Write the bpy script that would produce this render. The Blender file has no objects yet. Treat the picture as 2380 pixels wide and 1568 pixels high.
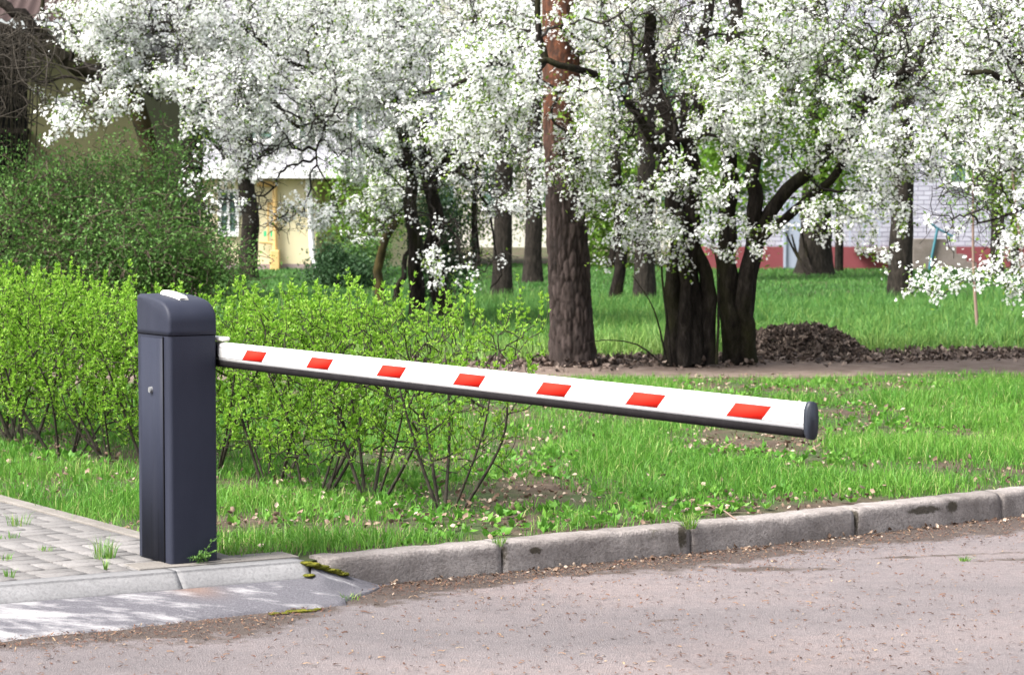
import bpy, bmesh, math
import numpy as np
from mathutils import Matrix, Vector, Euler

R = math.radians
SC = bpy.context.scene
COL = SC.collection

# ------------------------------------------------------------------ camera, sky, sun, exposure
W, H, F, CX, CY, HOR, EYE = 2380.0, 1568.0, 5785.0, 1190.0, 784.0, 465.0, 1.5
PITCH = math.atan((CY - HOR) / F)
cam = bpy.data.cameras.new("camera"); cam_o = bpy.data.objects.new("camera", cam); COL.objects.link(cam_o)
cam.sensor_width = 36.0; cam.lens = F / W * 36.0
cam.clip_start = 0.1; cam.clip_end = 2000
cam_o.location = (0, 0, EYE); cam_o.rotation_euler = (math.pi / 2 - PITCH, 0, 0)
cam.dof.use_dof = True; cam.dof.focus_distance = 10.5; cam.dof.aperture_fstop = 9.0
SC.camera = cam_o

world = bpy.data.worlds.new("World"); SC.world = world; world.use_nodes = True
SUN_EL, SUN_AZ = R(50), R(241)           # azimuth from +Y clockwise: behind the camera, to the left
nt = world.node_tree; bg = nt.nodes["Background"]
sky = nt.nodes.new("ShaderNodeTexSky"); sky.sky_type = 'NISHITA'; sky.sun_disc = False
sky.sun_elevation = SUN_EL; sky.sun_rotation = SUN_AZ
sky.air_density = 1.0; sky.dust_density = 4.0; sky.ozone_density = 1.0
hs = nt.nodes.new("ShaderNodeHueSaturation"); hs.inputs["Saturation"].default_value = 0.35
nt.links.new(sky.outputs[0], hs.inputs["Color"]); nt.links.new(hs.outputs[0], bg.inputs["Color"])
bg.inputs["Strength"].default_value = 0.12
sl = bpy.data.lights.new("sun", 'SUN'); sl.energy = 2.7; sl.angle = R(26); sl.color = (1.0, 0.96, 0.9)
so = bpy.data.objects.new("sun", sl); COL.objects.link(so); so.location = (-6, -6, 20)
dirv = Vector((math.sin(SUN_AZ) * math.cos(SUN_EL), math.cos(SUN_AZ) * math.cos(SUN_EL), math.sin(SUN_EL)))
so.rotation_euler = dirv.to_track_quat('Z', 'Y').to_euler()
SC.view_settings.view_transform = 'Standard'; SC.view_settings.look = 'None'
SC.view_settings.gamma = 1; SC.view_settings.exposure = 1.7
SC.cycles.max_bounces = 7; SC.cycles.diffuse_bounces = 4; SC.cycles.glossy_bounces = 2
SC.cycles.transmission_bounces = 4; SC.cycles.transparent_max_bounces = 4
SC.cycles.caustics_reflective = False; SC.cycles.caustics_refractive = False

# ------------------------------------------------------------------ helpers
def ray(px, py):
    dx, dy = (px - CX) / F, (CY - py) / F
    return np.array([dx, math.cos(PITCH) + dy * math.sin(PITCH), dy * math.cos(PITCH) - math.sin(PITCH)])
def at(px, py, z=0.0):                    # a spot on the level z
    d = ray(px, py); t = (z - EYE) / d[2]; return np.array([0, 0, EYE]) + d * t
def atd(px, py, y):                       # a spot at the distance y
    d = ray(px, py); return np.array([0, 0, EYE]) + d * (y / d[1])

def vnoise(x, y, seed=0, oct=4):
    x = np.asarray(x, float); y = np.asarray(y, float)
    rg = np.random.default_rng(seed); T = rg.random((256, 256)); out = 0; a = 1.0; tot = 0
    for o in range(oct):
        xi = np.floor(x).astype(int); yi = np.floor(y).astype(int); fx = x - xi; fy = y - yi
        fx = fx * fx * (3 - 2 * fx); fy = fy * fy * (3 - 2 * fy)
        g = lambda i, j: T[(xi + i + o * 37) % 256, (yi + j + o * 91) % 256]
        out = out + a * ((g(0, 0) * (1 - fx) + g(1, 0) * fx) * (1 - fy) + (g(0, 1) * (1 - fx) + g(1, 1) * fx) * fy)
        tot += a; a *= 0.5; x = x * 2.03; y = y * 2.03
    return out / tot                      # 0..1

def mk(name, V, faces, mat, parent=None, attrs=None, smooth=False, midx=None):
    me = bpy.data.meshes.new(name)
    V = np.ascontiguousarray(np.asarray(V, np.float32).reshape(-1, 3))
    if isinstance(faces, np.ndarray): faces = [faces]
    faces = [np.asarray(f, np.int32) for f in faces if len(f)]
    lp = np.concatenate([f.ravel() for f in faces])
    cnt = np.concatenate([np.full(len(f), f.shape[1], np.int32) for f in faces])
    st = np.concatenate([[0], np.cumsum(cnt)[:-1]]).astype(np.int32)
    me.vertices.add(len(V)); me.vertices.foreach_set("co", V.ravel())
    me.loops.add(len(lp)); me.loops.foreach_set("vertex_index", lp)
    me.polygons.add(len(cnt)); me.polygons.foreach_set("loop_start", st)
    if smooth: me.polygons.foreach_set("use_smooth", np.ones(len(cnt), bool))
    for m in (mat if isinstance(mat, (list, tuple)) else [mat]): me.materials.append(m)
    if midx is not None: me.polygons.foreach_set("material_index", np.asarray(midx, np.int32))
    for k, a in (attrs or {}).items():
        at_ = me.attributes.new(k, 'FLOAT', 'POINT'); at_.data.foreach_set("value", np.asarray(a, np.float32))
    me.update(calc_edges=True)
    o = bpy.data.objects.new(name, me); COL.objects.link(o)
    if parent: o.parent = parent
    return o

def tag(o, label=None, cat=None, group=None, kind=None):
    if label: o["label"] = label
    if cat: o["category"] = cat
    if group: o["group"] = group
    if kind: o["kind"] = kind
    return o
def empty(name, loc=(0, 0, 0), rz=0.0):
    o = bpy.data.objects.new(name, None); COL.objects.link(o); o.empty_display_size = 0.2
    o.location = loc; o.rotation_euler = (0, 0, rz); return o
def bmobj(name, bm, mat, parent=None, smooth=False):
    me = bpy.data.meshes.new(name); bm.to_mesh(me); bm.free()
    for m in (mat if isinstance(mat, (list, tuple)) else [mat]): me.materials.append(m)
    if smooth:
        for p in me.polygons: p.use_smooth = True
    o = bpy.data.objects.new(name, me); COL.objects.link(o)
    if parent: o.parent = parent
    return o
def box(bm, x0, x1, y0, y1, z0, z1, bev=0.0, seg=2):
    r = bmesh.ops.create_cube(bm, size=1.0)
    for v in r['verts']:
        v.co = Vector(((x0 + x1) / 2 + v.co.x * (x1 - x0), (y0 + y1) / 2 + v.co.y * (y1 - y0), (z0 + z1) / 2 + v.co.z * (z1 - z0)))
    if bev:
        es = list({e for v in r['verts'] for e in v.link_edges})
        bmesh.ops.bevel(bm, geom=es, offset=bev, segments=seg, profile=0.5, affect='EDGES')
def boxobj(name, dims, mat, parent=None, bev=0.0):
    bm = bmesh.new(); box(bm, *dims, bev=bev); return bmobj(name, bm, mat, parent)

def copy_tree(o, parent=None):
    c = o.copy(); COL.objects.link(c)
    if parent: c.parent = parent
    for ch in [k for k in bpy.data.objects if k.parent == o]: copy_tree(ch, c)
    return c

# ---- vectorised little shapes
def bases(N, rng, spin=True):             # frames whose z axis is N
    N = N / np.maximum(np.linalg.norm(N, axis=1, keepdims=True), 1e-9)
    h = np.where(np.abs(N[:, 2:3]) < 0.9, np.array([[0, 0, 1.0]]), np.array([[1.0, 0, 0]]))
    X = np.cross(h, N); X /= np.linalg.norm(X, axis=1, keepdims=True); Y = np.cross(N, X)
    if spin:
        a = rng.random(len(N))[:, None] * 2 * np.pi
        X, Y = X * np.cos(a) + Y * np.sin(a), Y * np.cos(a) - X * np.sin(a)
    return np.stack([X, Y, N], 1)
def basis_dir(D, rng, up=None):           # frames whose y axis is D, z roughly up + noise
    D = D / np.maximum(np.linalg.norm(D, axis=1, keepdims=True), 1e-9)
    U = rng.normal(0, 1, D.shape) * 0.6 + (np.array([0, 0, 1.0]) if up is None else up)
    X = np.cross(D, U); X /= np.maximum(np.linalg.norm(X, axis=1, keepdims=True), 1e-9)
    return np.stack([X, D, np.cross(X, D)], 1)
def inst(C, B, S, T, TF):
    S = np.asarray(S, float).reshape(-1, 1, 1)
    V = C[:, None, :] + S * np.einsum('mk,nkj->nmj', T, B)
    off = (np.arange(len(C)) * len(T))[:, None, None]
    return V.reshape(-1, 3), [(np.asarray(f)[None] + off).reshape(-1, np.asarray(f).shape[1]) for f in TF]
def merge(parts):                         # [(V, faces list)]
    Vs, byk, n = [], {}, 0
    for V, Fs in parts:
        Vs.append(V)
        for f in Fs: byk.setdefault(f.shape[1], []).append(np.asarray(f) + n)
        n += len(V)
    return np.concatenate(Vs), [np.concatenate(byk[k]) for k in sorted(byk)]
def tubes(P0, P1, r0, r1, k=4):
    D = P1 - P0; L = np.linalg.norm(D, axis=1, keepdims=True); D = D / np.maximum(L, 1e-6)
    h = np.where(np.abs(D[:, 2:3]) < 0.9, np.array([[0, 0, 1.0]]), np.array([[1.0, 0, 0]]))
    A = np.cross(D, h); A /= np.linalg.norm(A, axis=1, keepdims=True); B = np.cross(D, A)
    a = np.arange(k) * 2 * np.pi / k
    ring = A[:, None, :] * np.cos(a)[None, :, None] + B[:, None, :] * np.sin(a)[None, :, None]
    V = np.concatenate([P0[:, None] + ring * r0[:, None, None], P1[:, None] + ring * r1[:, None, None]], 1)
    i = np.arange(k); q = np.stack([i, (i + 1) % k, (i + 1) % k + k, i + k], 1)
    Fc = (q[None] + (np.arange(len(P0)) * 2 * k)[:, None, None]).reshape(-1, 4)
    return V.reshape(-1, 3), [Fc]
def smoothline(P, step):
    P = np.asarray(P, float); out = []
    Q = np.vstack([2 * P[0] - P[1], P, 2 * P[-1] - P[-2]])
    for i in range(1, len(Q) - 2):
        n = max(1, int(np.ceil(np.linalg.norm(Q[i + 1] - Q[i]) / step)))
        for t in np.arange(n) / n:
            a, b, c, d = Q[i - 1], Q[i], Q[i + 1], Q[i + 2]
            out.append(0.5 * (2 * b + (c - a) * t + (2 * a - 5 * b + 4 * c - d) * t * t + (3 * b - a - 3 * c + d) * t ** 3))
    out.append(Q[-2]); return np.array(out)
def tubeline(P, rad, k=12, rough=0.0, seed=0, cap=True):
    P = np.asarray(P, float); n = len(P); rad = np.asarray(rad, float) * np.ones(n)
    Tn = np.gradient(P, axis=0); Tn /= np.linalg.norm(Tn, axis=1, keepdims=True)
    ref = np.array([0.0, 1.0, 0.0]) if abs(Tn[0][1]) < 0.8 else np.array([1.0, 0, 0])
    V = []
    s = np.concatenate([[0], np.cumsum(np.linalg.norm(np.diff(P, axis=0), axis=1))])
    a = np.arange(k) * 2 * np.pi / k
    for i in range(n):
        A = ref - Tn[i] * ref.dot(Tn[i]); A /= np.linalg.norm(A); ref = A; B = np.cross(Tn[i], A)
        rr = rad[i] * np.ones(k)
        if rough: rr = rr * (1 + rough * 2 * (vnoise(np.cos(a) * 2.2 + 9, np.sin(a) * 2.2 + s[i] * 2.0 + 20, seed) - .5) + rough * 1.5 * (vnoise(np.cos(a) * 5 + 19, np.sin(a) * 5 + s[i] * 3 + 40, seed + 1, 2) - .5))
        V.append(P[i] + np.outer(np.cos(a) * rr, A) + np.outer(np.sin(a) * rr, B))
    V = np.concatenate(V); i = np.arange(k)
    q = np.stack([i, (i + 1) % k, (i + 1) % k + k, i + k], 1)
    Fq = (q[None] + (np.arange(n - 1) * k)[:, None, None]).reshape(-1, 4)
    Fs = [Fq]
    if cap:
        V = np.vstack([V, P[-1:]]); e = (n - 1) * k
        Fs.append(np.stack([e + i, e + (i + 1) % k, np.full(k, len(V) - 1)], 1))
    return V, Fs

# ------------------------------------------------------------------ materials
def mat(name, col, rough=0.8, spec=0.3):
    m = bpy.data.materials.new(name); m.use_nodes = True
    b = m.node_tree.nodes["Principled BSDF"]
    b.inputs["Base Color"].default_value = (*col, 1); b.inputs["Roughness"].default_value = rough
    b.inputs["Specular IOR Level"].default_value = spec
    return m
class NT:
    def __init__(s, m): s.t = m.node_tree; s.b = s.t.nodes["Principled BSDF"]
    def n(s, typ, **kw):
        nd = s.t.nodes.new(typ)
        for k, v in kw.items():
            if hasattr(nd, k) and k not in nd.inputs.keys(): setattr(nd, k, v)
            else: nd.inputs[k.replace('_', ' ') if k not in nd.inputs.keys() else k].default_value = v
        return nd
    def l(s, a, b): s.t.links.new(a, b)
    def coord(s, scale=(1, 1, 1), obj=True, loc=(0, 0, 0), rot=(0, 0, 0)):
        c = s.n("ShaderNodeTexCoord"); mp = s.n("ShaderNodeMapping")
        mp.inputs["Scale"].default_value = scale; mp.inputs["Location"].default_value = loc; mp.inputs["Rotation"].default_value = rot
        s.l(c.outputs["Object"], mp.inputs["Vector"]); return mp.outputs[0]
    def noise(s, vec, scale, detail=4, rough=0.55):
        nd = s.n("ShaderNodeTexNoise"); nd.inputs["Scale"].default_value = scale; nd.inputs["Detail"].default_value = detail
        nd.inputs["Roughness"].default_value = rough; s.l(vec, nd.inputs["Vector"]); return nd.outputs["Fac"]
    def ramp(s, fac, stops):
        nd = s.n("ShaderNodeValToRGB"); cr = nd.color_ramp
        while len(cr.elements) < len(stops): cr.elements.new(0.5)
        for e, (p, c) in zip(cr.elements, stops): e.position = p; e.color = (*c, 1) if len(c) == 3 else c
        s.l(fac, nd.inputs[0]); return nd.outputs[0]
    def mix(s, fac, a, b, mode='MIX'):
        nd = s.n("ShaderNodeMix"); nd.data_type = 'RGBA'; nd.blend_type = mode
        for sock, v in ((nd.inputs[0], fac), (nd.inputs[6], a), (nd.inputs[7], b)):
            if hasattr(v, 'links'): s.l(v, sock)
            else: sock.default_value = v if not isinstance(v, tuple) else (*v, 1)[:4]
        return nd.outputs[2]
    def math(s, op, a, b=None):
        nd = s.n("ShaderNodeMath"); nd.operation = op
        for sock, v in ((nd.inputs[0], a), (nd.inputs[1], b)):
            if v is None: continue
            if hasattr(v, 'links'): s.l(v, sock)
            else: sock.default_value = v
        return nd.outputs[0]
    def attr(s, name):
        nd = s.n("ShaderNodeAttribute"); nd.attribute_name = name; return nd.outputs["Fac"]
    def color(s, c): s.l(c, s.b.inputs["Base Color"])
    def bump(s, h, dist, strength=1.0):
        nd = s.n("ShaderNodeBump"); nd.inputs["Distance"].default_value = dist; nd.inputs["Strength"].default_value = strength
        s.l(h, nd.inputs["Height"]); s.l(nd.outputs[0], s.b.inputs["Normal"])

def leafmat(name, stops, trans=0.35, rough=0.55, spec=0.25, attr='rnd'):
    m = mat(name, stops[0][1], rough, spec); t = NT(m)
    c = t.ramp(t.attr(attr), stops); t.color(c)
    tr = t.n("ShaderNodeBsdfTranslucent"); t.l(c, tr.inputs["Color"])
    mx = t.n("ShaderNodeMixShader"); mx.inputs[0].default_value = trans
    out = t.t.nodes["Material Output"]
    t.l(t.b.outputs[0], mx.inputs[1]); t.l(tr.outputs[0], mx.inputs[2]); t.l(mx.outputs[0], out.inputs[0])
    return m

M = {}
M['grass'] = leafmat('grass', [(0, (.055, .175, .022)), (.4, (.105, .265, .032)), (.8, (.175, .345, .055)), (1, (.34, .38, .14))], .35, .5)
M['grass_deep'] = leafmat('grass_deep', [(0, (.045, .14, .03)), (.5, (.085, .21, .042)), (.85, (.15, .285, .06)), (1, (.21, .32, .08))], .3, .5)
M['grass_far'] = leafmat('grass_far', [(0, (.04, .12, .028)), (.5, (.07, .185, .038)), (1, (.12, .25, .055))], .3, .5)
M['hedge_leaf'] = leafmat('hedge_leaf', [(0, (.13, .29, .025)), (.5, (.24, .46, .045)), (1, (.39, .58, .10))], .52, .4, .3)
M['thicket_leaf'] = leafmat('thicket_leaf', [(0, (.05, .12, .03)), (.6, (.105, .22, .05)), (1, (.2, .36, .09))], .3)
M['young_leaf'] = leafmat('young_leaf', [(0, (.10, .22, .025)), (.6, (.16, .31, .035)), (1, (.24, .38, .06))], .45)
M['plum_leaf'] = leafmat('plum_leaf', [(0, (.10, .2, .025)), (.6, (.18, .30, .035)), (1, (.28, .38, .06))], .4)
M['dark_leaf'] = leafmat('dark_leaf', [(0, (.012, .035, .012)), (1, (.03, .07, .022))], .2)
M['spruce'] = leafmat('spruce', [(0, (.02, .055, .02)), (1, (.05, .11, .04))], .2)
M['petal'] = leafmat('petal', [(0, (.80, .82, .80)), (.3, (.87, .88, .87)), (1, (.91, .91, .91))], .42, .6, .2)
M['litter'] = leafmat('litter', [(0, (.07, .042, .03)), (.35, (.15, .10, .072)), (.75, (.28, .205, .155)), (1, (.46, .38, .31))], .12, .8, .15)
M['mulch'] = leafmat('mulch', [(0, (.026, .018, .014)), (.4, (.09, .065, .053)), (.8, (.18, .136, .113)), (1, (.32, .255, .21))], .05, .7, .3)
M['needles'] = leafmat('needles', [(0, (.045, .025, .02)), (.5, (.12, .06, .042)), (.85, (.19, .11, .07)), (1, (.34, .25, .16))], .05, .8, .15)

m = M['bark'] = mat('dark_bark', (.03, .025, .02), .85, .2); t = NT(m)
v = t.coord((1, 1, .3)); f = t.noise(v, 22, 5, .65); g = t.noise(t.coord((1, 1, .6)), 3.0, 3)
c = t.ramp(f, [(.3, (.006, .005, .0045)), (.55, (.02, .0165, .014)), (.8, (.05, .043, .038))])
t.color(t.mix(t.ramp(g, [(.5, (0, 0, 0)), (.75, (.6, .6, .6))]), c, (.035, .037, .013))); t.b.inputs['Specular IOR Level'].default_value = .05; t.bump(f, .03)
m = M['twig'] = mat('twig_bark', (.022, .018, .015), .8, .2)
m = M['brown_twig'] = mat('brown_twig', (.095, .068, .054), .8, .2)
m = M['hedge_stem'] = mat('hedge_stem', (.075, .052, .038), .8, .2); t = NT(m)
f = t.noise(t.coord(), 30, 3); t.color(t.ramp(f, [(.3, (.018, .015, .012)), (.7, (.055, .046, .035))]))
m = M['trunk_far'] = mat('furrowed_bark', (.06, .05, .043), .9, .15); t = NT(m)
v = t.coord((1, 1, .32)); f = t.noise(v, 22, 5, .7)
t.color(t.ramp(f, [(.3, (.007, .006, .005)), (.5, (.021, .0175, .014)), (.75, (.052, .044, .036))])); t.bump(f, .03)
m = M['mossy'] = mat('mossy_bark', (.06, .05, .02), .9, .1); t = NT(m)
f = t.noise(t.coord((1, 1, .5)), 5, 4)
t.color(t.ramp(f, [(.38, (.02, .017, .012)), (.58, (.05, .04, .015)), (.8, (.10, .07, .016))])); t.bump(f, .03)
m = M['pine_bark'] = mat('pine_bark', (.1, .07, .06), .9, .15); t = NT(m)
pl = t.attr('plate'); hz = t.attr('hgt'); v = t.coord((1, 1, .6)); f = t.noise(v, 24, 5, .7); rn = t.attr('rnd')
low = t.mix(rn, (.018, .0145, .0135), (.088, .067, .062)); low = t.mix(t.ramp(f, [(.3, (.8, .8, .8)), (.62, (0, 0, 0))]), low, (.04, .029, .025))
up = t.mix(rn, (.065, .028, .017), (.145, .056, .03)); up = t.mix(t.ramp(f, [(.4, (.9, .9, .9)), (.58, (0, 0, 0))]), up, (.045, .026, .02))
c = t.mix(t.ramp(hz, [(.42, (0, 0, 0)), (.6, (1, 1, 1))]), low, up)
t.color(t.mix(pl, (.017, .012, .010), c)); t.bump(f, .012)

m = M['soil'] = mat('soil', (.1, .075, .06), .95, .1); t = NT(m)
f = t.noise(t.coord(), 9, 8, .65); g = t.noise(t.coord(), 90, 4, .7); h2 = t.noise(t.coord(loc=(3, 8, 0)), 1.7, 4)
c = t.ramp(f, [(.3, (.055, .04, .03)), (.6, (.11, .083, .064)), (.8, (.17, .13, .10))])
c = t.mix(t.ramp(h2, [(.42, (0, 0, 0)), (.6, (.8, .8, .8))]), c, (.05, .085, .03)); t.color(c); t.bump(t.mix(.4, f, g), .03)
m = M['dirt_path'] = mat('dirt_path', (.15, .11, .09), .95, .1); t = NT(m)
f = t.noise(t.coord(), 5, 7, .65); g = t.noise(t.coord(), 120, 3, .7)
c = t.ramp(f, [(.3, (.11, .08, .065)), (.55, (.18, .138, .116)), (.8, (.25, .2, .17))]); c = t.mix(t.ramp(g, [(.62, (0, 0, 0)), (.72, (.7, .7, .7))]), c, (.3, .25, .22))
t.color(c); t.bump(t.mix(.5, f, g), .02)

m = M['road'] = mat('road_asphalt', (.25, .22, .22), .88, .25); t = NT(m)
big = t.noise(t.coord((.5, 1, 1)), .9, 5, .6); mid = t.noise(t.coord(), 14, 5, .6)
vo = t.n("ShaderNodeTexVoronoi"); vo.inputs["Scale"].default_value = 150; t.l(t.coord(), vo.inputs["Vector"])
fine = t.noise(t.coord(), 260, 3, .7)
c = t.ramp(big, [(.34, (.142, .124, .126)), (.5, (.19, .162, .162)), (.68, (.24, .195, .188))])
c = t.mix(t.ramp(mid, [(.35, (.35, .35, .35)), (.6, (0, 0, 0))]), c, (.125, .112, .116))
c = t.mix(t.ramp(vo.outputs["Color"], [(.15, (.45, .45, .45)), (.4, (0, 0, 0))]), c, (.095, .088, .092))
c = t.mix(t.ramp(vo.outputs["Color"], [(.75, (0, 0, 0)), (.95, (.5, .5, .5))]), c, (.28, .26, .265))
dn = t.noise(t.coord(), 6.5, 6, .7)
d = t.math('ADD', t.attr('dirt'), t.math('MULTIPLY', t.math('SUBTRACT', dn, .5), 1.5))
dfac = t.ramp(d, [(.36, (0, 0, 0)), (.62, (.95, .95, .95))])
dc = t.ramp(fine, [(.32, (.045, .034, .028)), (.55, (.085, .065, .056)), (.72, (.15, .118, .10))])
t.color(t.mix(dfac, c, dc)); t.bump(t.mix(.5, fine, vo.outputs["Distance"]), .010)

def concrete(name, dark, lite, bmp=.006, moss=.0):
    m = mat(name, lite, .9, .2); t = NT(m)
    f = t.noise(t.coord((.6, 1, 1)), 3.2, 6, .65); g = t.noise(t.coord(), 75, 4, .7); h = t.noise(t.coord(loc=(7, 3, 1)), 9, 5, .7)
    c = t.ramp(f, [(.3, dark), (.65, lite)])
    c = t.mix(t.ramp(g, [(.3, (.55, .55, .55)), (.55, (0, 0, 0))]), c, tuple(x * .6 for x in dark))
    c = t.mix(t.ramp(h, [(.60, (0, 0, 0)), (.75, (.45, .45, .45))]), c, tuple(min(1, x * 1.35) for x in lite))
    if moss: c = t.mix(t.ramp(t.noise(t.coord(loc=(2, 9, 4)), 4.0, 5, .7), [(.62, (0, 0, 0)), (.72, (moss, moss, moss))]), c, (.045, .04, .018))
    if moss:
        sn = t.noise(t.coord(), 45, 6, .75); sf = t.math('MULTIPLY', t.attr('stain'), t.math('MULTIPLY', sn, 2.3)); c = t.mix(t.ramp(sf, [(.35, (0, 0, 0)), (.6, (.85, .85, .85))]), c, (.035, .029, .016))
        c = t.mix(t.ramp(t.noise(t.coord((1, 1, .25)), 9, 5, .7), [(.5, (0, 0, 0)), (.75, (.5, .5, .5))]), c, (.07, .058, .05))
    t.color(c); t.bump(t.mix(.5, g, h), bmp); return m
M['kerb'] = concrete('kerb_concrete', (.15, .13, .122), (.36, .325, .308), .02, moss=.85)
M['kerb_pale'] = concrete('pale_concrete', (.15, .148, .152), (.215, .212, .216))
M['paver'] = concrete('paver', (.13, .123, .12), (.21, .199, .195))
M['pad'] = concrete('pad_concrete', (.15, .136, .122), (.21, .193, .177))
m = M['ramp'] = mat('worn_ramp', (.15, .15, .16), .9, .2); t = NT(m)
a = t.noise(t.coord((1, 2.6, 1), rot=(0, 0, -.5)), 4.2, 6, .68); g = t.noise(t.coord(), 120, 3, .7)
wx = t.attr('white')
fa = t.math('ADD', a, wx)
c = t.ramp(g, [(.3, (.075, .072, .083)), (.7, (.135, .13, .145))])
c = t.mix(t.ramp(fa, [(.50, (0, 0, 0)), (.66, (.9, .9, .9))]), c, (.31, .302, .31)); 
rs = t.attr('rust'); c = t.mix(rs, c, (.25, .14, .085)); t.color(c); t.bump(t.mix(.5, a, g), .01)

def paint(name, col, rough=.45, spec=.4, dirt=.25, sc=6):
    m = mat(name, col, rough, spec); t = NT(m)
    f = t.noise(t.coord((1, 1, .35)), sc, 5, .65); g = t.noise(t.coord(), 160, 3, .6)
    c = t.mix(t.ramp(f, [(.4, (0, 0, 0)), (.8, (dirt, dirt, dirt))]), col, tuple(min(1, x * 1.7 + .015) for x in col))
    c = t.mix(t.ramp(g, [(.68, (0, 0, 0)), (.8, (.25, .25, .25))]), c, (.2, .19, .18)); t.color(c)
    t.l(t.ramp(f, [(.3, (rough - .06,) * 3), (.8, (rough + .12,) * 3)]), t.b.inputs["Roughness"]); t.bump(g, .0006); return m
M['cab'] = paint('grey_blue_powdercoat', (.0185, .021, .035), .55, .2)
M['cabdark'] = mat('seam', (.006, .006, .008), .8, .1)
M['white'] = paint('boom_white', (.80, .80, .80), .35, .4, .0)
M['rubber'] = paint('grey_rubber', (.012, .0105, .0115), .75, .06, .3, 20)
M['cap'] = paint('cap_plastic', (.018, .022, .032), .45, .4)
M['red'] = mat('red_reflective', (.70, .022, .012), .75, .1)
M['lamp'] = mat('lamp_plastic', (.78, .76, .70), .35, .5)
M['steel'] = mat('lock_steel', (.3, .305, .31), .45, .4); M['steel'].node_tree.nodes["Principled BSDF"].inputs["Metallic"].default_value = .6
m = M['moss'] = mat('moss', (.12, .13, .02), .95, .05); t = NT(m); f = t.noise(t.coord(), 40, 4, .7)
t.color(t.ramp(f, [(.3, (.05, .055, .012)), (.55, (.13, .13, .02)), (.75, (.24, .21, .035))])); t.bump(f, .02)

def wallmat(name, col, brick=None, sc=1.0):
    m = mat(name, col, .9, .1); t = NT(m)
    f = t.noise(t.coord(), 1.2, 5, .6); c = t.mix(t.ramp(f, [(.35, (.5, .5, .5)), (.65, (0, 0, 0))]), col, tuple(x * .8 for x in col))
    if brick:
        co = t.n("ShaderNodeTexCoord"); sp = t.n("ShaderNodeSeparateXYZ"); cb = t.n("ShaderNodeCombineXYZ")
        t.l(co.outputs["Object"], sp.inputs[0]); t.l(sp.outputs[0], cb.inputs[0]); t.l(sp.outputs[2], cb.inputs[1])
        b = t.n("ShaderNodeTexBrick"); t.l(cb.outputs[0], b.inputs["Vector"]); b.inputs["Scale"].default_value = sc
        b.inputs["Brick Width"].default_value = .26; b.inputs["Row Height"].default_value = .1; b.inputs["Mortar Size"].default_value = .010
        b.inputs["Color1"].default_value = (1, 1, 1, 1); b.inputs["Color2"].default_value = (.86, .85, .86, 1); b.inputs["Mortar"].default_value = (*brick, 1)
        c = t.mix(1.0, c, b.outputs["Color"], 'MULTIPLY'); t.bump(b.outputs["Fac"], -.01)
    t.color(c); return m
M['yellow_wall'] = wallmat('yellow_render', (.66, .60, .40))
M['plinth'] = wallmat('plinth_purple', (.30, .24, .24))
M['lilac'] = wallmat('pale_brick', (.62, .62, .66), (.62, .62, .64), 1)
M['white_brick'] = wallmat('white_brick', (.46, .465, .54), (.55, .54, .56), 1)
M['red_plinth'] = wallmat('red_plinth', (.21, .06, .068))
M['cream'] = wallmat('cream_wall', (.62, .60, .52))
M['olive_wall'] = wallmat('olive_wall', (.09, .088, .045))
M['grey_brick'] = wallmat('grey_brick', (.30, .29, .28), (.5, .5, .5), 1)
M['trim'] = mat('white_trim', (.74, .74, .74), .6)
M['glass'] = mat('window_glass', (.10, .16, .14), .08, .6)
M['door'] = mat('door_paint', (.30, .34, .42), .5)
M['gas'] = mat('yellow_pipe', (.62, .42, .17), .5)
M['green_label'] = mat('green_label', (.05, .5, .22), .5)
M['rail'] = mat('teal_rail', (.05, .17, .21), .5)
M['roof'] = mat('red_roof', (.06, .04, .038), .9); 
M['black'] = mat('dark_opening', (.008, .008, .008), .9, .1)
M['step'] = concrete('step_concrete', (.14, .12, .10), (.24, .21, .19))
M['sapling'] = mat('sapling_bark', (.22, .15, .12), .8)

# ------------------------------------------------------------------ the kerb line, ground, road
KX = np.array([-1.99, -.868, -.791, -.364, -.043, .824, 1.672, 2.51]); KY = np.array([9.67, 10.33, 10.40, 10.65, 10.78, 11.50, 12.06, 12.72])
KP = np.polyfit(KX, KY, 2)
def kerb_y(x):
    x = np.asarray(x, float); xc = np.clip(x, -3.5, 4.0)
    return np.polyval(KP, xc) + np.polyval(np.polyder(KP), xc) * (x - xc)
def kerb_pt(x, off=0.0):                   # off > 0 towards the road
    s = np.polyval(np.polyder(KP), np.clip(x, -3.5, 4.0)); n = np.array([s, -1.0]); n /= np.linalg.norm(n)
    return np.array([x, float(kerb_y(x))]) + n * off
ROADZ, LAWNZ = -.135, -.018
def lawn_z(x, y):
    z = LAWNZ + .05 * (vnoise(x * .5 + 40, y * .5 + 40, 3, 3) - .5) * np.clip((y - kerb_y(x) - .2) / 1.5, 0, 1)
    return z
def grid(name, U, Vv, fn, mat_, attrs=None, **kw):
    nu, nv = len(U), len(Vv); uu, vv = np.meshgrid(U, Vv, indexing='ij'); P = fn(uu.ravel(), vv.ravel())
    i, j = np.meshgrid(np.arange(nu - 1), np.arange(nv - 1), indexing='ij'); a = (i * nv + j).ravel()
    return mk(name, P, np.stack([a, a + nv, a + nv + 1, a + 1], 1), mat_, attrs={k: f(uu.ravel(), vv.ravel()) for k, f in (attrs or {}).items()}, smooth=True, **kw)
U = np.unique(np.concatenate([np.linspace(-160, -8, 20), np.linspace(-8, 8, 161), np.linspace(8, 160, 20)]))
Vv = np.concatenate([np.linspace(0, 14, 120), np.geomspace(14.3, 420, 60)])
def fl(u, v):
    y = kerb_y(u) + .10 + v; return np.stack([u, y, lawn_z(u, y)], 1)
tag(grid('ground', U, Vv, fl, M['soil']), "soil ground under the lawn behind the kerb", kind='structure')
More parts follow.
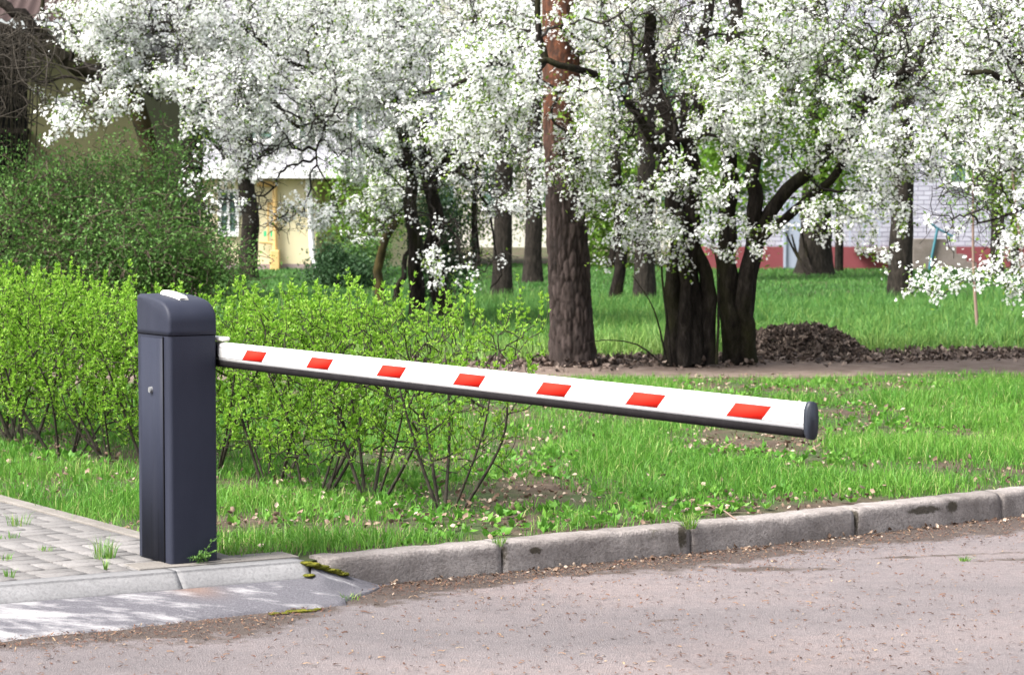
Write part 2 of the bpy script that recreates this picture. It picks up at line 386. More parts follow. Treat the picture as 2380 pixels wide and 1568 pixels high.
U = np.unique(np.concatenate([np.linspace(-160, -5, 16), np.linspace(-5, 6, 221), np.linspace(6, 160, 16)]))
Vv = np.concatenate([np.linspace(0, 2.5, 60), np.linspace(2.6, 12, 30), np.geomspace(13, 200, 10)])
def fr(u, v): return np.stack([u, kerb_y(u) + .06 - v, ROADZ + .012 * np.clip(.35 - v, 0, 1)], 1)
def dirt(u, v):
    wid = .20 + .25 * np.exp(-((u + .9) / .75) ** 2) + .16 * np.exp(-((u - .9) / .35) ** 2) + .25 * np.clip((u - 1.2) / 1.5, 0, 1)
    base = np.where(u < -.7, .40, 0)
    yy = kerb_y(u) + .06 - v; ex = 0
    for (px, py, rx, ry, k) in ((1800, 1322, .28, .10, .75), (2150, 1292, .7, .05, .62), (2330, 1300, .3, .08, .6), (1560, 1440, .2, .05, .5), (2030, 1480, .22, .07, .5), (700, 1500, .5, .06, .4)):
        p = at(px, py, ROADZ); ex = np.maximum(ex, k * np.exp(-((u - p[0]) / rx) ** 2 - ((yy - p[1] - (u - p[0]) * (.3 if rx > .5 else .1)) / ry) ** 2))
    return np.maximum(ex, np.clip(1.2 - (v - .06 - base * np.clip((-.7 - u) / .3, 0, 1)) / wid * .55, -.5, 1.3))
tag(grid('road', U, Vv, fr, M['road'], {'dirt': dirt}), "worn pinkish grey asphalt road with dirt along the kerb", kind='structure')

def sweep(name, x0, x1, section, mat_, step=.02, rough=.0, seed=0, attrs=None):
    n = max(2, int((x1 - x0) / step)); xs = np.linspace(x0, x1, n); k = len(section); V = []
    rg = np.random.default_rng(seed)
    for x in xs:
        for (o, z) in section:
            p = kerb_pt(x, o); V.append((p[0], p[1], z))
    V = np.array(V)
    if rough:
        j = vnoise(V[:, 0] * 25 + V[:, 2] * 31, V[:, 1] * 25 + V[:, 2] * 17, seed, 3) - .5
        j2 = vnoise(V[:, 0] * 6 + 5, V[:, 2] * 40 + 3, seed + 5, 2) - .5
        V[:, 1] += rough * (j + j2); V[:, 2] += rough * .8 * j
    if rough > .01:
        ex = np.minimum(V[:, 0] - x0, x1 - V[:, 0]); cr = np.exp(-(ex / .012) ** 2) * (.1 + .6 * rg.random()) + 2.2 * np.clip(vnoise(V[:, 0] * 9 + 3, V[:, 2] * 12 + seed, seed, 3) - .66, 0, 1)
        tf = np.clip((V[:, 2] + .07) / .06, 0, 1); V[:, 2] -= .016 * cr * tf; V[:, 1] += .012 * cr * np.clip((V[:, 2] + .12) / .1, 0, 1)
    if rough > .01:
        st_ = np.zeros(len(V))
        for (px, py, rx, rz) in ((2165, 1200, .10, .022), (2225, 1188, .035, .03), (1590, 1255, .02, .07), (1175, 1300, .012, .07), (2002, 1215, .012, .07), (1245, 1288, .03, .012)):
            p = at(px, py, -.05); st_ = np.maximum(st_, np.exp(-((V[:, 0] - p[0]) / rx) ** 2 - ((V[:, 2] + .045) / rz) ** 2))
        attrs = {'stain': st_}
    a = (np.arange(n - 1)[:, None] * k + np.arange(k - 1)[None]).ravel()
    Fs = [np.stack([a, a + 1, a + k + 1, a + k], 1)]
    e = (n - 1) * k
    caps = np.array([list(range(k))[::-1], list(range(e, e + k))])
    return mk(name, V, [Fs[0], caps], mat_, smooth=False, attrs=attrs)
sec = [(-.16, -.2), (-.16, -.004), (-.10, 0), (-.045, 0), (-.018, -.002), (-.007, -.008), (-.001, -.022), (.0, -.045), (.001, -.075), (.002, -.105), (.003, -.17)]
bounds = [-.785, -.043, .826, 1.672, 2.515, 3.4, 4.3, 5.2, 6.1]
KL = ["short grey kerb stone next to the moss at the worn ramp", "second grey kerb stone from the barrier cabinet, between two open joints",
      "grey kerb stone with a tuft of grass growing in its left joint", "grey kerb stone with two dark mossy stains on its face",
      "grey kerb stone cut by the right edge of the photo"]
for i in range(len(bounds) - 1):
    o = sweep('kerb_stone', bounds[i] + .007, bounds[i + 1] - .005, sec, M['kerb'], rough=.011, seed=10 + i)
    tag(o, KL[i] if i < 5 else "grey kerb stone farther along the road past the photo's right edge", 'kerb stone', 'grey kerb stones along the lawn')
# low pale kerb by the paving
low = [(-.12, -.12), (-.12, -.003), (-.02, -.001), (-.004, -.001), (-.001, -.003), (-.0005, -.011), (.004, -.0105), (.058, -.060), (.063, -.068), (.064, -.15)]
lb = [-3.6, -2.55, -1.36, -.865]
LL = ["pale low kerb slab at the left edge of the photo", "pale low kerb slab along the paving in front of the cabinet's left side", "pale low kerb slab ending at the moss clump"]
for i in range(3):
    o = sweep('low_kerb', lb[i] + .0012, lb[i + 1] - .0012, low, M['kerb_pale'], rough=.0012, seed=30 + i)
    tag(o, LL[i], 'kerb stone', 'pale low kerb slabs by the paving')
# worn ramp from the low kerb down to the road
xs = np.arange(-3.6, -.5, .03); rows = np.linspace(0, 1, 16); V = []; wh = []; ru = []
for x in xs:
    end = np.clip((-.56 - x) / .33, 0.02, 1) ** .7
    wdt = (.36 + .10 * np.clip((-1.2 - x), 0, 1) + .07 * (vnoise(x * 3.5 + 9, 2, 4) - .5) + .05 * (vnoise(x * 14, 7, 5) - .5)) * end
    o0 = .06 if x < -.87 else .004
    z0 = (-.066 if x < -.87 else -.012 - .118 * np.clip((x + .87) / .3, 0, 1))
    for r in rows:
        p = kerb_pt(x, o0 + wdt * r); z = z0 + (ROADZ + .004 - z0) * r ** (1.15 if x < -.87 else .8) + .012 * (vnoise(x * 5, r * 3 + 4, 8, 3) - .5) * np.sin(r * np.pi)
        if r == 1: z = ROADZ - .02
        V.append((p[0], p[1], z)); wh.append(.10 * np.clip((-1.3 - x) / .7, -1, 1) - .02)
        ru.append(.45 * np.exp(-((x + 1.33 - .1 * r) / .07) ** 2 - (r / .3) ** 2))
k = len(rows); a = (np.arange(len(xs) - 1)[:, None] * k + np.arange(k - 1)[None]).ravel()
o = mk('ramp', V, np.stack([a, a + 1, a + k + 1, a + k], 1), M['ramp'], attrs={'white': wh, 'rust': ru}, smooth=True)
tag(o, "worn asphalt ramp with white paint remains below the low kerb", kind='structure')

# paving: blocks, joints, edging
THETA = R(33); VX = np.array([math.cos(THETA), math.sin(THETA)]); UX = np.array([math.sin(THETA), -math.cos(THETA)])  # VX along the kerb, UX along the boom
E0 = at(320, 1245, 0)[:2]
tk = np.linalg.solve(np.array([UX, -VX]).T, kerb_pt(-1.2, -.13) - E0)
ORG = E0 + UX * tk[0]                      # where the edging meets the kerb
def pav(a, b): return ORG - VX * a - UX * b  # a leftwards along the kerb, b away from the road
rng = np.random.default_rng(5); parts = []
bw, bd, gap = .2, .1, .014
blk = []
for r in range(17):
    for c_ in range(16):
        a0, b0 = c_ * .2 + .035, r * .2 + .01
        if (r + c_) % 2: blk += [(a0, a0 + .2, b0, b0 + .1), (a0, a0 + .2, b0 + .1, b0 + .2)]
        else: blk += [(a0, a0 + .1, b0, b0 + .2), (a0 + .1, a0 + .2, b0, b0 + .2)]
for a0, a1, b0, b1 in blk:
    a1 -= .009; b1 -= gap
    tx, ty = rng.normal(0, .003, 2); dz = [rng.normal(0, .0012) + tx * sa * .1 + ty * sb * .1 for sa, sb in ((-1, -1), (1, -1), (1, 1), (-1, 1))]; ch = .004
    cs = [(a0, b0), (a1, b0), (a1, b1), (a0, b1)]; ins = [(a0 + ch, b0 + ch), (a1 - ch, b0 + ch), (a1 - ch, b1 - ch), (a0 + ch, b1 - ch)]
    V = [(*pav(*p), -.004 + d) for p, d in zip(cs, dz)] + [(*pav(*p), d) for p, d in zip(ins, dz)] + [(*pav(*p), -.05) for p in cs]
    Fq = np.array([[4, 7, 6, 5]] + [[i, 4 + i, 4 + (i + 1) % 4, (i + 1) % 4] for i in range(4)] + [[8 + i, i, (i + 1) % 4, 8 + (i + 1) % 4] for i in range(4)])
    parts.append((np.array(V), [Fq]))
V, Fs = merge(parts)
tag(mk('pavement', V, Fs, M['paver']), "pale grey block paving beside the barrier cabinet", kind='structure')
bed = [(*pav(a, b), -.007) for a, b in ((0, -.02), (3.3, -.02), (3.3, 3.5), (0, 3.5))]
tag(mk('paving_bed', bed, np.array([[0, 3, 2, 1]]), M['soil']), "dark sand bed in the joints of the paving", kind='structure')
bm = bmesh.new(); box(bm, -.05, .03, -.0, 3.5, -.1, .008, .006)
for v_ in bm.verts: p = pav(v_.co.x, v_.co.y); v_.co = Vector((p[0], p[1], v_.co.z))
bmesh.ops.recalc_face_normals(bm, faces=bm.faces)
tag(bmobj('paving_edge', bm, M['pad']), "narrow concrete edging between paving and lawn", kind='structure')
A0 = at(398, 1313, 0.0)
bm = bmesh.new(); box(bm, -.16, .56, -.05, .12, -.1, .003, .003)
pad = bmobj('concrete_pad', bm, M['pad']); pad.location = (A0[0] , A0[1], 0); pad.rotation_euler.z = R(31)
tag(pad, "sandy concrete pad under the barrier cabinet", kind='structure')

# dirt path
xs = np.linspace(-30, 30, 400); rows = np.linspace(0, 1, 8); V = []
P1, P2 = at(1600, 877), at(2380, 868); Q1, Q2 = at(1600, 848), at(2380, 832)
f1 = lambda x: P1[1] + (P2[1] - P1[1]) * (x - P1[0]) / (P2[0] - P1[0]); f2 = lambda x: Q1[1] + (Q2[1] - Q1[1]) * (x - Q1[0]) / (Q2[0] - Q1[0])
def pathlim(x): return f1(x) + .5 * (vnoise(x * 1.5 + 50, 3, 21) - .5), f2(x) + .9 + .5 * (vnoise(x * 1.2 + 50, 9, 22) - .5)
for x in xs:
    a, b = pathlim(x)
    for r in rows: y = a + (b - a) * r; V.append((x, y, float(lawn_z(np.array(x), np.array(y))) + .012 * np.sin(np.pi * r) ** .5 + (.004 if 0 < r < 1 else -.02)))
k = len(rows); a = (np.arange(len(xs) - 1)[:, None] * k + np.arange(k - 1)[None]).ravel()
tag(mk('dirt_path', V, np.stack([a, a + k, a + k + 1, a + 1], 1), M['dirt_path'], smooth=True), "brown trodden dirt path crossing the lawn", kind='structure')

# ------------------------------------------------------------------ the barrier
bar = empty('boom_barrier', (A0[0], A0[1], 0.004), THETA)
tag(bar, "dark blue grey boom barrier cabinet with a lowered red and white arm", 'barrier')
CW, CD, SEAM = .215, .322, .938
def prism_profile(prof, x0, x1, inset=0.0):   # profile in (y, z), extruded along x with softened ends
    n = len(prof); c = np.mean(prof, axis=0); V = []; stations = [(x0, -.014), (x0 + .0035, -.006), (x0 + .009, -.0015), (x0 + .016, 0), (x1 - .016, 0), (x1 - .009, -.0015), (x1 - .0035, -.006), (x1, -.014)]
    prof = np.array(prof)
    nx = np.roll(prof, -1, 0) - np.roll(prof, 1, 0); nx = np.stack([nx[:, 1], -nx[:, 0]], 1); nx /= np.linalg.norm(nx, axis=1, keepdims=True)
    sgn = 1 if np.sum((prof - c) * nx) > 0 else -1
    return stations, prof, nx * sgn
def hood():
    z0 = SEAM + .003
    key = smoothline([(0, .0, z0 + .045), (0, .001, z0 + .065), (0, .010, z0 + .090), (0, .032, z0 + .116), (0, .065, z0 + .134), (0, .11, z0 + .145), (0, .20, z0 + .156), (0, .306, z0 + .163)], .008)[:, 1:]
    prof = [(0.0, z0), (0.0, z0 + .02)] + [tuple(p) for p in key] + [(.318, z0 + .158), (CD, z0 + .148), (CD, z0 + .02), (CD, z0)]
    st, prof, nx = prism_profile(prof, -.003, CW + .002)
    n = len(prof); V = []
    bot = np.array([p[1] < z0 + .001 for p in prof])
    for x, ins in st:
        q = prof + nx * ins
        q[bot, 1] = z0; q[bot, 0] = np.where(prof[bot, 0] < .1, -ins, CD + ins)
        q[:, 1] = np.maximum(q[:, 1], z0)
        V += [(x, a - .001, b) for a, b in q]
    k = len(st); i = np.arange(n); Fs = []
    for s in range(k - 1): Fs.append(np.stack([s * n + i, s * n + (i + 1) % n, (s + 1) * n + (i + 1) % n, (s + 1) * n + i], 1))
    caps = np.array([list(range(n))[::-1], list(range((k - 1) * n, k * n))])
    o = mk('hood', V, [np.concatenate(Fs), caps], M['cab'], bar, smooth=True)
    bm = bmesh.new(); bm.from_mesh(o.data); bmesh.ops.recalc_face_normals(bm, faces=bm.faces); bm.to_mesh(o.data); bm.free()
    return o
hd = hood()
# housing: rounded column, the left face (x = 0) carries the door
bm = bmesh.new(); box(bm, .0, CW, .0, CD, 0, SEAM - .001)
ve = [e for e in bm.edges if abs(e.verts[0].co.z - e.verts[1].co.z) > .5]
bmesh.ops.bevel(bm, geom=ve, offset=.017, segments=6, profile=.5, affect='EDGES')
hs_ = bmobj('housing', bm, M['cab'], bar, smooth=True)
for p in hs_.data.polygons: p.use_smooth = abs(p.normal.z) < .5
mod = hs_.modifiers.new('es', 'EDGE_SPLIT'); mod.split_angle = R(40)
boxobj('seam_gap', (.004, CW - .004, .004, CD - .004, SEAM - .0015, SEAM + .0035), M['cabdark'], bar)
# door with its shallow pressed ridges
ys = np.array([.058, .0595, .10, .112, .140, .152, .175, .262, .273, .2745]); xo = np.array([.001, -.0042, -.0042, -.0062, -.0062, -.0042, -.0042, -.0042, -.0058, .001])
zz = np.array([.004, SEAM - .012]); V = [(xo[i], ys[i], z) for i in range(len(ys)) for z in zz]
Fq = np.array([[2 * i, 2 * i + 1, 2 * i + 3, 2 * i + 2] for i in range(len(ys) - 1)])
cap = np.array([[2 * i + 1 for i in range(len(ys))][::-1], [2 * i for i in range(len(ys))]])
m = M['cab_door'] = paint('grey_blue_door', (.0155, .018, .031), .6, .15); t = NT(m)
co_ = t.n("ShaderNodeTexCoord"); sx = t.n("ShaderNodeSeparateXYZ"); t.l(co_.outputs["Object"], sx.inputs[0]); old = t.b.inputs["Base Color"].links[0].from_socket
wv = t.math('MULTIPLY', t.math('SUBTRACT', t.noise(co_.outputs["Object"], 30, 2), .5), .010)
msk = None
for yy, zt, ww in ((.178, .235, .0065), (.110, .215, .005), (.225, .10, .008)):
    a_ = t.math('LESS_THAN', t.math('ABSOLUTE', t.math('SUBTRACT', t.math('ADD', sx.outputs[1], wv), yy)), ww); b_ = t.math('LESS_THAN', sx.outputs[2], zt); q_ = t.math('MULTIPLY', a_, b_)
    msk = q_ if msk is None else t.math('MAXIMUM', msk, q_)
t.color(t.mix(t.math('MULTIPLY', msk, .6), old, (.012, .014, .022)))
door = mk('door', V, [Fq, cap], M['cab_door'], bar)
boxobj('door_gap', (-.0050, .004, .0545, .0597, .0, SEAM - .004), M['cabdark'], bar)
bm = bmesh.new(); bmesh.ops.create_cone(bm, cap_ends=True, segments=24, radius1=.0135, radius2=.0118, depth=.012)
bmesh.ops.rotate(bm, verts=bm.verts, cent=(0, 0, 0), matrix=Matrix.Rotation(-math.pi / 2, 3, 'Y'))
bmesh.ops.translate(bm, verts=bm.verts, vec=(-.0095, .168, .71)); box(bm, -.0165, -.015, .1665, .1695, .704, .716)
bmobj('lock', bm, M['steel'], door)
# drip stains from the door's foot
for (y0, z1, w_) in ((.155, .27, .006), (.098, .2, .004), (.185, .12, .004)):
    pass
# lamp strip on the hood
bm = bmesh.new()
lampp = [(.274, 1.1015), (.19, 1.0955), (.12, 1.0845), (.09, 1.079)]
pts = smoothline([(0, a, b) for a, b in lampp], .012)[:, 1:]
V = []; 
for i, (y, z) in enumerate(pts):
    e = .6 if i in (0, len(pts) - 1) else 1.0
    for x, dz in ((.088, -.004), (.0895, .010 * e), (.094, .0145 * e), (.124, .0145 * e), (.1285, .010 * e), (.130, -.004)): V.append((x, y, z + dz + .003))
n = 6; Fs = [np.stack([s * n + np.arange(5), s * n + np.arange(5) + 1, (s + 1) * n + np.arange(5) + 1, (s + 1) * n + np.arange(5)], 1) for s in range(len(pts) - 1)]
caps = np.array([list(range(6)), [(len(pts) - 1) * n + i for i in range(6)][::-1]])
bm.free(); lamp = mk('lamp', V, [np.concatenate(Fs), caps], M['lamp'], bar)
# bracket and boom
BX, BT = .245, .036
ZB, HB, LB = .804, .104, 3.72
br = bmesh.new(); box(br, CW + .004, BX + .03, .13, .25, ZB - .0, .925, .012, 3); bracket = bmobj('arm_bracket', br, M['white'], bar, True)
br = bmesh.new(); box(br, BX - .020, BX + .024, -.022, .16, ZB + HB + .004, ZB + HB + .022, .0085, 3); bmobj('bracket_cap', br, M['lamp'], bracket, True)
br = bmesh.new(); box(br, BX - .021, BX + .021, .112, .128, ZB - .004, ZB + HB + .0035, .006, 2); bmobj('arm_sleeve', br, M['cab'], bracket, True)
def bsec(h0, h1, n=None): return None
hx = BT / 2
oval = [(-.010, 0.0), (-.0155, .006), (-hx + .001, .0245)]
Lf = [(-.014, .0255), (-hx - .0005, .040), (-hx - .0005, .083), (-.0145, .0965), (-.0075, .1025), (.0, HB), (.0075, .1025), (.0145, .0965), (hx, .083), (hx, .040), (.014, .0255)]
def extr(name, sec_, y0, y1, mat_, par, n=1):
    k = len(sec_); V = []
    for y in np.linspace(y0, y1, n + 1): V += [(BX + a, y, ZB + b) for a, b in sec_]
    i = np.arange(k); Fs = [np.stack([s * k + i, s * k + (i + 1) % k, (s + 1) * k + (i + 1) % k, (s + 1) * k + i], 1) for s in range(n)]
    caps = np.array([list(range(k)), list(range(n * k, n * k + k))[::-1]])
    o = mk(name, V, [np.concatenate(Fs), caps], mat_, par)
    bm = bmesh.new(); bm.from_mesh(o.data); bmesh.ops.recalc_face_normals(bm, faces=bm.faces); bm.to_mesh(o.data); bm.free(); return o
boom = extr('arm', Lf, .11, -LB, M['white'], bar); boom.rotation_euler.z = bracket.rotation_euler.z = R(.7)
rub = [(-.006, 0), (-.012, .003), (-.0165, .012), (-.0168, .0272), (.0150, .0272), (.0155, .012), (.012, .003), (.006, 0)]
extr('rubber_edge', rub, .11, -LB + .012, M['rubber'], boom)
for zs in (.0400, .0825): extr('groove', [(-hx - .0012, zs), (-hx + .001, zs), (-hx + .001, zs + .0017), (-hx - .0012, zs + .0017)], .1, -LB, mat('groove', (.16, .16, .165), .7), boom)
a_ = np.linspace(0, 2 * np.pi, 40, endpoint=False)
capsec = [( (hx + .0035) * np.sign(np.cos(q)) * abs(np.cos(q)) ** .8 , HB / 2 + (HB / 2 + .004) * np.sign(np.sin(q)) * abs(np.sin(q)) ** .75) for q in a_]
extr('end_cap', capsec, -LB, -LB - .018, M['cap'], boom)
for yc in (-.311, -.850, -1.388, -1.919, -2.440, -2.950, -3.465):
    w_ = .083; sl_ = .022
    z0, z1 = ZB + .0415, ZB + .0822; x = BX - hx - .0022
    V = [(x, yc + w_ - sl_ + .0, z0), (x, yc - w_ - sl_, z0), (x, yc - w_ + sl_ - .0, z1), (x, yc + w_ + sl_, z1)]
    V = [(x, yc + w_ + sl_, z0), (x, yc - w_ + sl_, z0), (x, yc - w_ - sl_, z1), (x, yc + w_ - sl_, z1)]
    V2 = V + [(x + .0015, b, c) for _, b, c in V]
    mk('red_marker', V2, np.array([[0, 1, 2, 3], [7, 6, 5, 4], [0, 4, 5, 1], [1, 5, 6, 2], [2, 6, 7, 3], [3, 7, 4, 0]]), M['red'], boom)

# ------------------------------------------------------------------ grass, litter
HEDGE0 = np.array([-.32, 12.15]); HEDGEU = np.array([-.64, .77]) / np.hypot(.64, .77)
def in_pave(x, y):
    d = np.stack([x, y], -1) - ORG; a = -(d @ VX); b = -(d @ UX); return (a > -.04) & (b > -.1) & (b < 3.4)
def on_path(x, y): a, b = pathlim(x); return (y > a) & (y < b)
def blades(name, n, xr, yr, hgt, wid, mat_, seed, keep, lean=.75, perspective=True, parent=None, label=None):
    rg = np.random.default_rng(seed)
    x = rg.uniform(*xr, n); y = yr[0] + (yr[1] - yr[0]) * rg.random(n) ** 1.0
    if perspective:                          # only what the view wedge can see, with a margin
        s = (x - xr[0]) / (xr[1] - xr[0]) * 2 - 1; x = s * (y * (CX / F) + 1.4)
    k = keep(x, y, rg); x, y, dens = x[k > 0], y[k > 0], k[k > 0]; n = len(x)
    z = lawn_z(x, y); h = hgt * rg.uniform(.45, 1.25, n) * (.55 + .45 * np.clip(dens, 0, 1.3)) * (.75 + .6 * vnoise(x * 1.7, y * 1.7, seed + 3, 2)); w = wid * rg.uniform(.6, 1.3, n)
    az = rg.random(n) * 2 * np.pi; ln = np.abs(rg.normal(0, lean, n)) * h; D = np.stack([np.cos(az), np.sin(az)], 1)
    fa = rg.random(n) * np.pi; Sx = np.stack([np.cos(fa), np.sin(fa)], 1) * (w / 2)[:, None]
    b = np.stack([x, y, z - .01], 1)
    mid = b + np.concatenate([D * (ln * .35)[:, None], (h * .6)[:, None]], 1)
    tip = b + np.concatenate([D * ln[:, None], (h * np.clip(1 - .25 * (ln / h) ** 2, .35, 1))[:, None]], 1)
    S3 = np.concatenate([Sx, np.zeros((n, 1))], 1)
    V = np.stack([b - S3, b + S3, mid + S3 * .8, mid - S3 * .8, tip], 1).reshape(-1, 3)
    o5 = (np.arange(n) * 5)[:, None]
    r = np.clip(rg.normal(.35, .2, n) + .6 * (vnoise(x * .8, y * .8, seed + 7, 3) - .4) + np.where(y > 22.5, .4 * np.clip((28.5 - y) / 4, 0, 1), 0), 0, 1)
    dry = rg.random(n) < .06; r[dry] = 1.0
    o = mk(name, V, [o5 + np.array([[0, 1, 2, 3]]), o5 + np.array([[3, 2, 4]])], mat_, parent, attrs={'rnd': np.repeat(r, 5)})
    tag(o, label, 'grass', kind='stuff'); return o
def keep_near(x, y, rg):
    d = y - kerb_y(x); p = 3.0 * (vnoise(x * 1.3 + 11, y * 1.3 + 5, 31, 4) - .5) + .58 + .7 * (vnoise(x * 6 + 3, y * 6, 33, 2) - .5)
    p = p * np.clip((d - .15) / .25 + .35 * (vnoise(x * 7, y * 7, 9, 2) - .3), 0, 1)
    q = np.stack([x, y], -1) - HEDGE0; al = q @ HEDGEU; pe = q @ np.array([HEDGEU[1], -HEDGEU[0]])
    p = np.where((al > -.35) & (np.abs(pe - .05) < .45), p * .45, p)
    a, b = pathlim(x); p = p * np.clip((a + .15 - y) / .5, 0, 1) 
    p = np.where(in_pave(x, y), 0, p); p = np.where(d < .17, 0, p)
    return np.where(rg.random(len(x)) < p, np.clip(p, .2, 1.3), 0)
blades('grass', 380000, (-1, 1), (9.8, 21.5), .10, .0050, M['grass'], 41, keep_near, label="bright green ragged lawn grass behind the kerb")
def keep_far(x, y, rg):
    a, b = pathlim(x); p = np.clip((y - b + .1) / .6, 0, 1) * (.5 + vnoise(x * .7, y * .7, 61, 3))
    return np.where(rg.random(len(x)) < p, np.clip(p, .3, 1.3), 0)
blades('meadow_grass', 200000, (-1, 1), (23.0, 36), .20, .011, M['grass_deep'], 43, keep_far, label="tall deep green grass between the dirt path and the far trees")
blades('far_grass', 150000, (-1, 1), (36, 58), .08, .015, M['grass_far'], 44, keep_far, label="smooth green grass in front of the buildings")

LEAFQ = np.array([(0, 0, 0), (-.30, .45, .10), (0, .5, -.02), (.30, .45, .10), (0, 1, .04)]); LEAFF = [np.array([[0, 2, 1], [0, 3, 2], [1, 2, 4], [2, 3, 4]])]
CURL = np.array([(0, 0, .05), (-.36, .22, .26), (.03, .33, -.02), (.26, .32, .30), (-.18, .78, .38), (-.03, .66, .02), (.36, .6, .1), (.08, 1, .42)])
CURLF = [np.array([[0, 2, 1], [0, 3, 2], [4, 5, 7], [5, 6, 7]]), np.array([[1, 2, 5, 4], [2, 3, 6, 5]])]
def litter(name, C, S, mat_, seed, tilt=.45, T=CURL, TF=CURLF, rlo=0, rhi=1, parent=None):
    rg = np.random.default_rng(seed); n = len(C)
    N = np.stack([rg.normal(0, tilt, n), rg.normal(0, tilt, n), np.ones(n)], 1)
    N[rg.random(n) < .4] *= np.array([1, 1, -1])
    V, Fs = inst(C, bases(N, rg), S, T, TF)
    return mk(name, V, Fs, mat_, parent, attrs={'rnd': np.repeat(rg.uniform(rlo, rhi, n), len(T))})
rg = np.random.default_rng(77); n = 15000
y = rg.uniform(9.9, 21, n); x = rg.uniform(-1, 1, n) * (y * .206 + 1)
d = y - kerb_y(x); p = np.clip(vnoise(x * 1.3 + 11, y * 1.3 + 5, 31, 4) * -4.2 + 2.15, .02, 1) + .30 * np.exp(-(d / .25) ** 2)
q = np.stack([x, y], -1) - HEDGE0; al = q @ HEDGEU; pe = q @ np.array([HEDGEU[1], -HEDGEU[0]]); p = np.where((al > -.5) & (np.abs(pe) < .55), p + .25, p)
ok = (rg.random(n) < p) & (d > .16) & ~in_pave(x, y) & (y < pathlim(x)[0] + .3); x, y = x[ok], y[ok]
C = np.stack([x, y, lawn_z(x, y) + rg.uniform(.005, .06, len(x))], 1)
tag(litter('leaf_litter', C, rg.uniform(.012, .038, len(x)), M['litter'], 78, .7, rlo=.05), "pale dry fallen leaves scattered in the lawn", 'dead leaves', kind='stuff')
n = 9000; y = rg.uniform(10.2, 20.5, n); x = rg.uniform(-1, 1, n) * (y * .206 + 1); p = np.clip((vnoise(x * 1.1 + 70, y * 1.1 + 20, 35, 3) - .48) * 5, 0, 1)
ok = (rg.random(n) < p) & (y - kerb_y(x) > .25) & ~in_pave(x, y) & (y < pathlim(x)[0]); x, y = x[ok], y[ok]; C = np.repeat(np.stack([x, y, lawn_z(x, y) + .01], 1), 4, 0)
D = np.stack([rg.normal(0, 1, len(C)), rg.normal(0, 1, len(C)), rg.uniform(.3, 1.6, len(C))], 1); V, Fs = inst(C, basis_dir(D, rg), rg.uniform(.025, .065, len(C)), LEAFQ, LEAFF)
tag(mk('broadleaf_weeds', V, Fs, M['grass'], attrs={'rnd': np.repeat(rg.uniform(.1, .75, len(C)), 5)}), "low broad leaved weeds growing among the lawn grass", 'weeds', kind='stuff')
# dark litter along the path's far edge
n = 14000; x = rg.uniform(-7, 7, n); y = pathlim(x)[1] + rg.normal(-.25, .38, n) ; ok = (y > f1(x)) & (rg.random(n) < np.where(x > -.2, 1, .25))
x, y = x[ok], y[ok]; C = np.stack([x, y, lawn_z(x, y) + rg.uniform(.0, .06, len(x)) * (.5 + vnoise(x * 2, y * 2, 4, 2))], 1)
tag(litter('path_litter', C, rg.uniform(.03, .075, len(x)), M['mulch'], 79, .7, rhi=.97), "dark brown leaf litter along the far side of the dirt path", 'dead leaves', kind='stuff')
# needles, flakes, grit on the road
def strips(name, x, y, z, L, wd, mat_, seed, label, flat=.12):
    rg = np.random.default_rng(seed); n = len(x); az = rg.random(n) * np.pi * 2
    D = np.stack([np.cos(az), np.sin(az), rg.normal(0, flat, n)], 1)
    T = np.array([(-.5, 0, 0), (.5, 0, 0), (.5, .5, .12), (-.5, .5, .12), (.4, 1, .0), (-.4, 1, .0)]) * np.array([1, 1, 1.0])
    B = basis_dir(D, rg, np.array([0, 0, 3.0])); B = B.copy(); B[:, 0] *= (wd / L)[:, None]
    V, Fs = inst(np.stack([x, y, z], 1), B, L, T, [np.array([[0, 1, 2, 3], [3, 2, 4, 5]])])
    return tag(mk(name, V, Fs, mat_, attrs={'rnd': np.repeat(rg.random(n), 6)}), label, 'debris', kind='stuff')
n = 13000; y = rg.uniform(7.4, 13, n); x = rg.uniform(-1, 1, n) * (y * .206 + .5); v_ = kerb_y(x) - y
ok = (v_ > .03) & (rg.random(n) < .35 + 1.1 * np.clip(vnoise(x * 1.5 + 4, y * 1.5, 91, 3) - .4, 0, 1)) & ~((x < -.6) & (v_ < .5)); x, y = x[ok], y[ok]
strips('road_debris', x, y, np.full(len(x), ROADZ + .004), rg.uniform(.009, .030, len(x)), rg.uniform(.004, .008, len(x)), M['needles'], 92, "reddish brown bud scales and needles strewn over the road")
n = 6500; x = rg.uniform(-3, 4, n); dd = np.abs(rg.normal(0, .17, n)) * (1 + .9 * (x > 1)); dd = dd + np.where(x < -.66, .40 * np.clip((-.62 - x) / .3, 0, 1) + .02, .01)
y = kerb_y(x) - dd / np.cos(.6); C = np.stack([x, y, np.full(n, ROADZ + .006)], 1)
strips('kerb_debris', x, y, np.full(n, ROADZ + .008), rg.uniform(.005, .022, n), rg.uniform(.0025, .005, n), M['needles'], 93, "brown plant debris gathered along the foot of the kerb", .25)
n = 320; x = rg.uniform(-.7, 3.6, n); dd = np.abs(rg.normal(0, .09, n)); y = kerb_y(x) - .01 - dd
tag(litter('gutter_leaves', np.stack([x, y, np.full(n, ROADZ + .008)], 1), rg.uniform(.010, .03, n), M['litter'], 95, .5), "dry leaf scraps lying in the gutter along the kerb", 'dead leaves', kind='stuff')

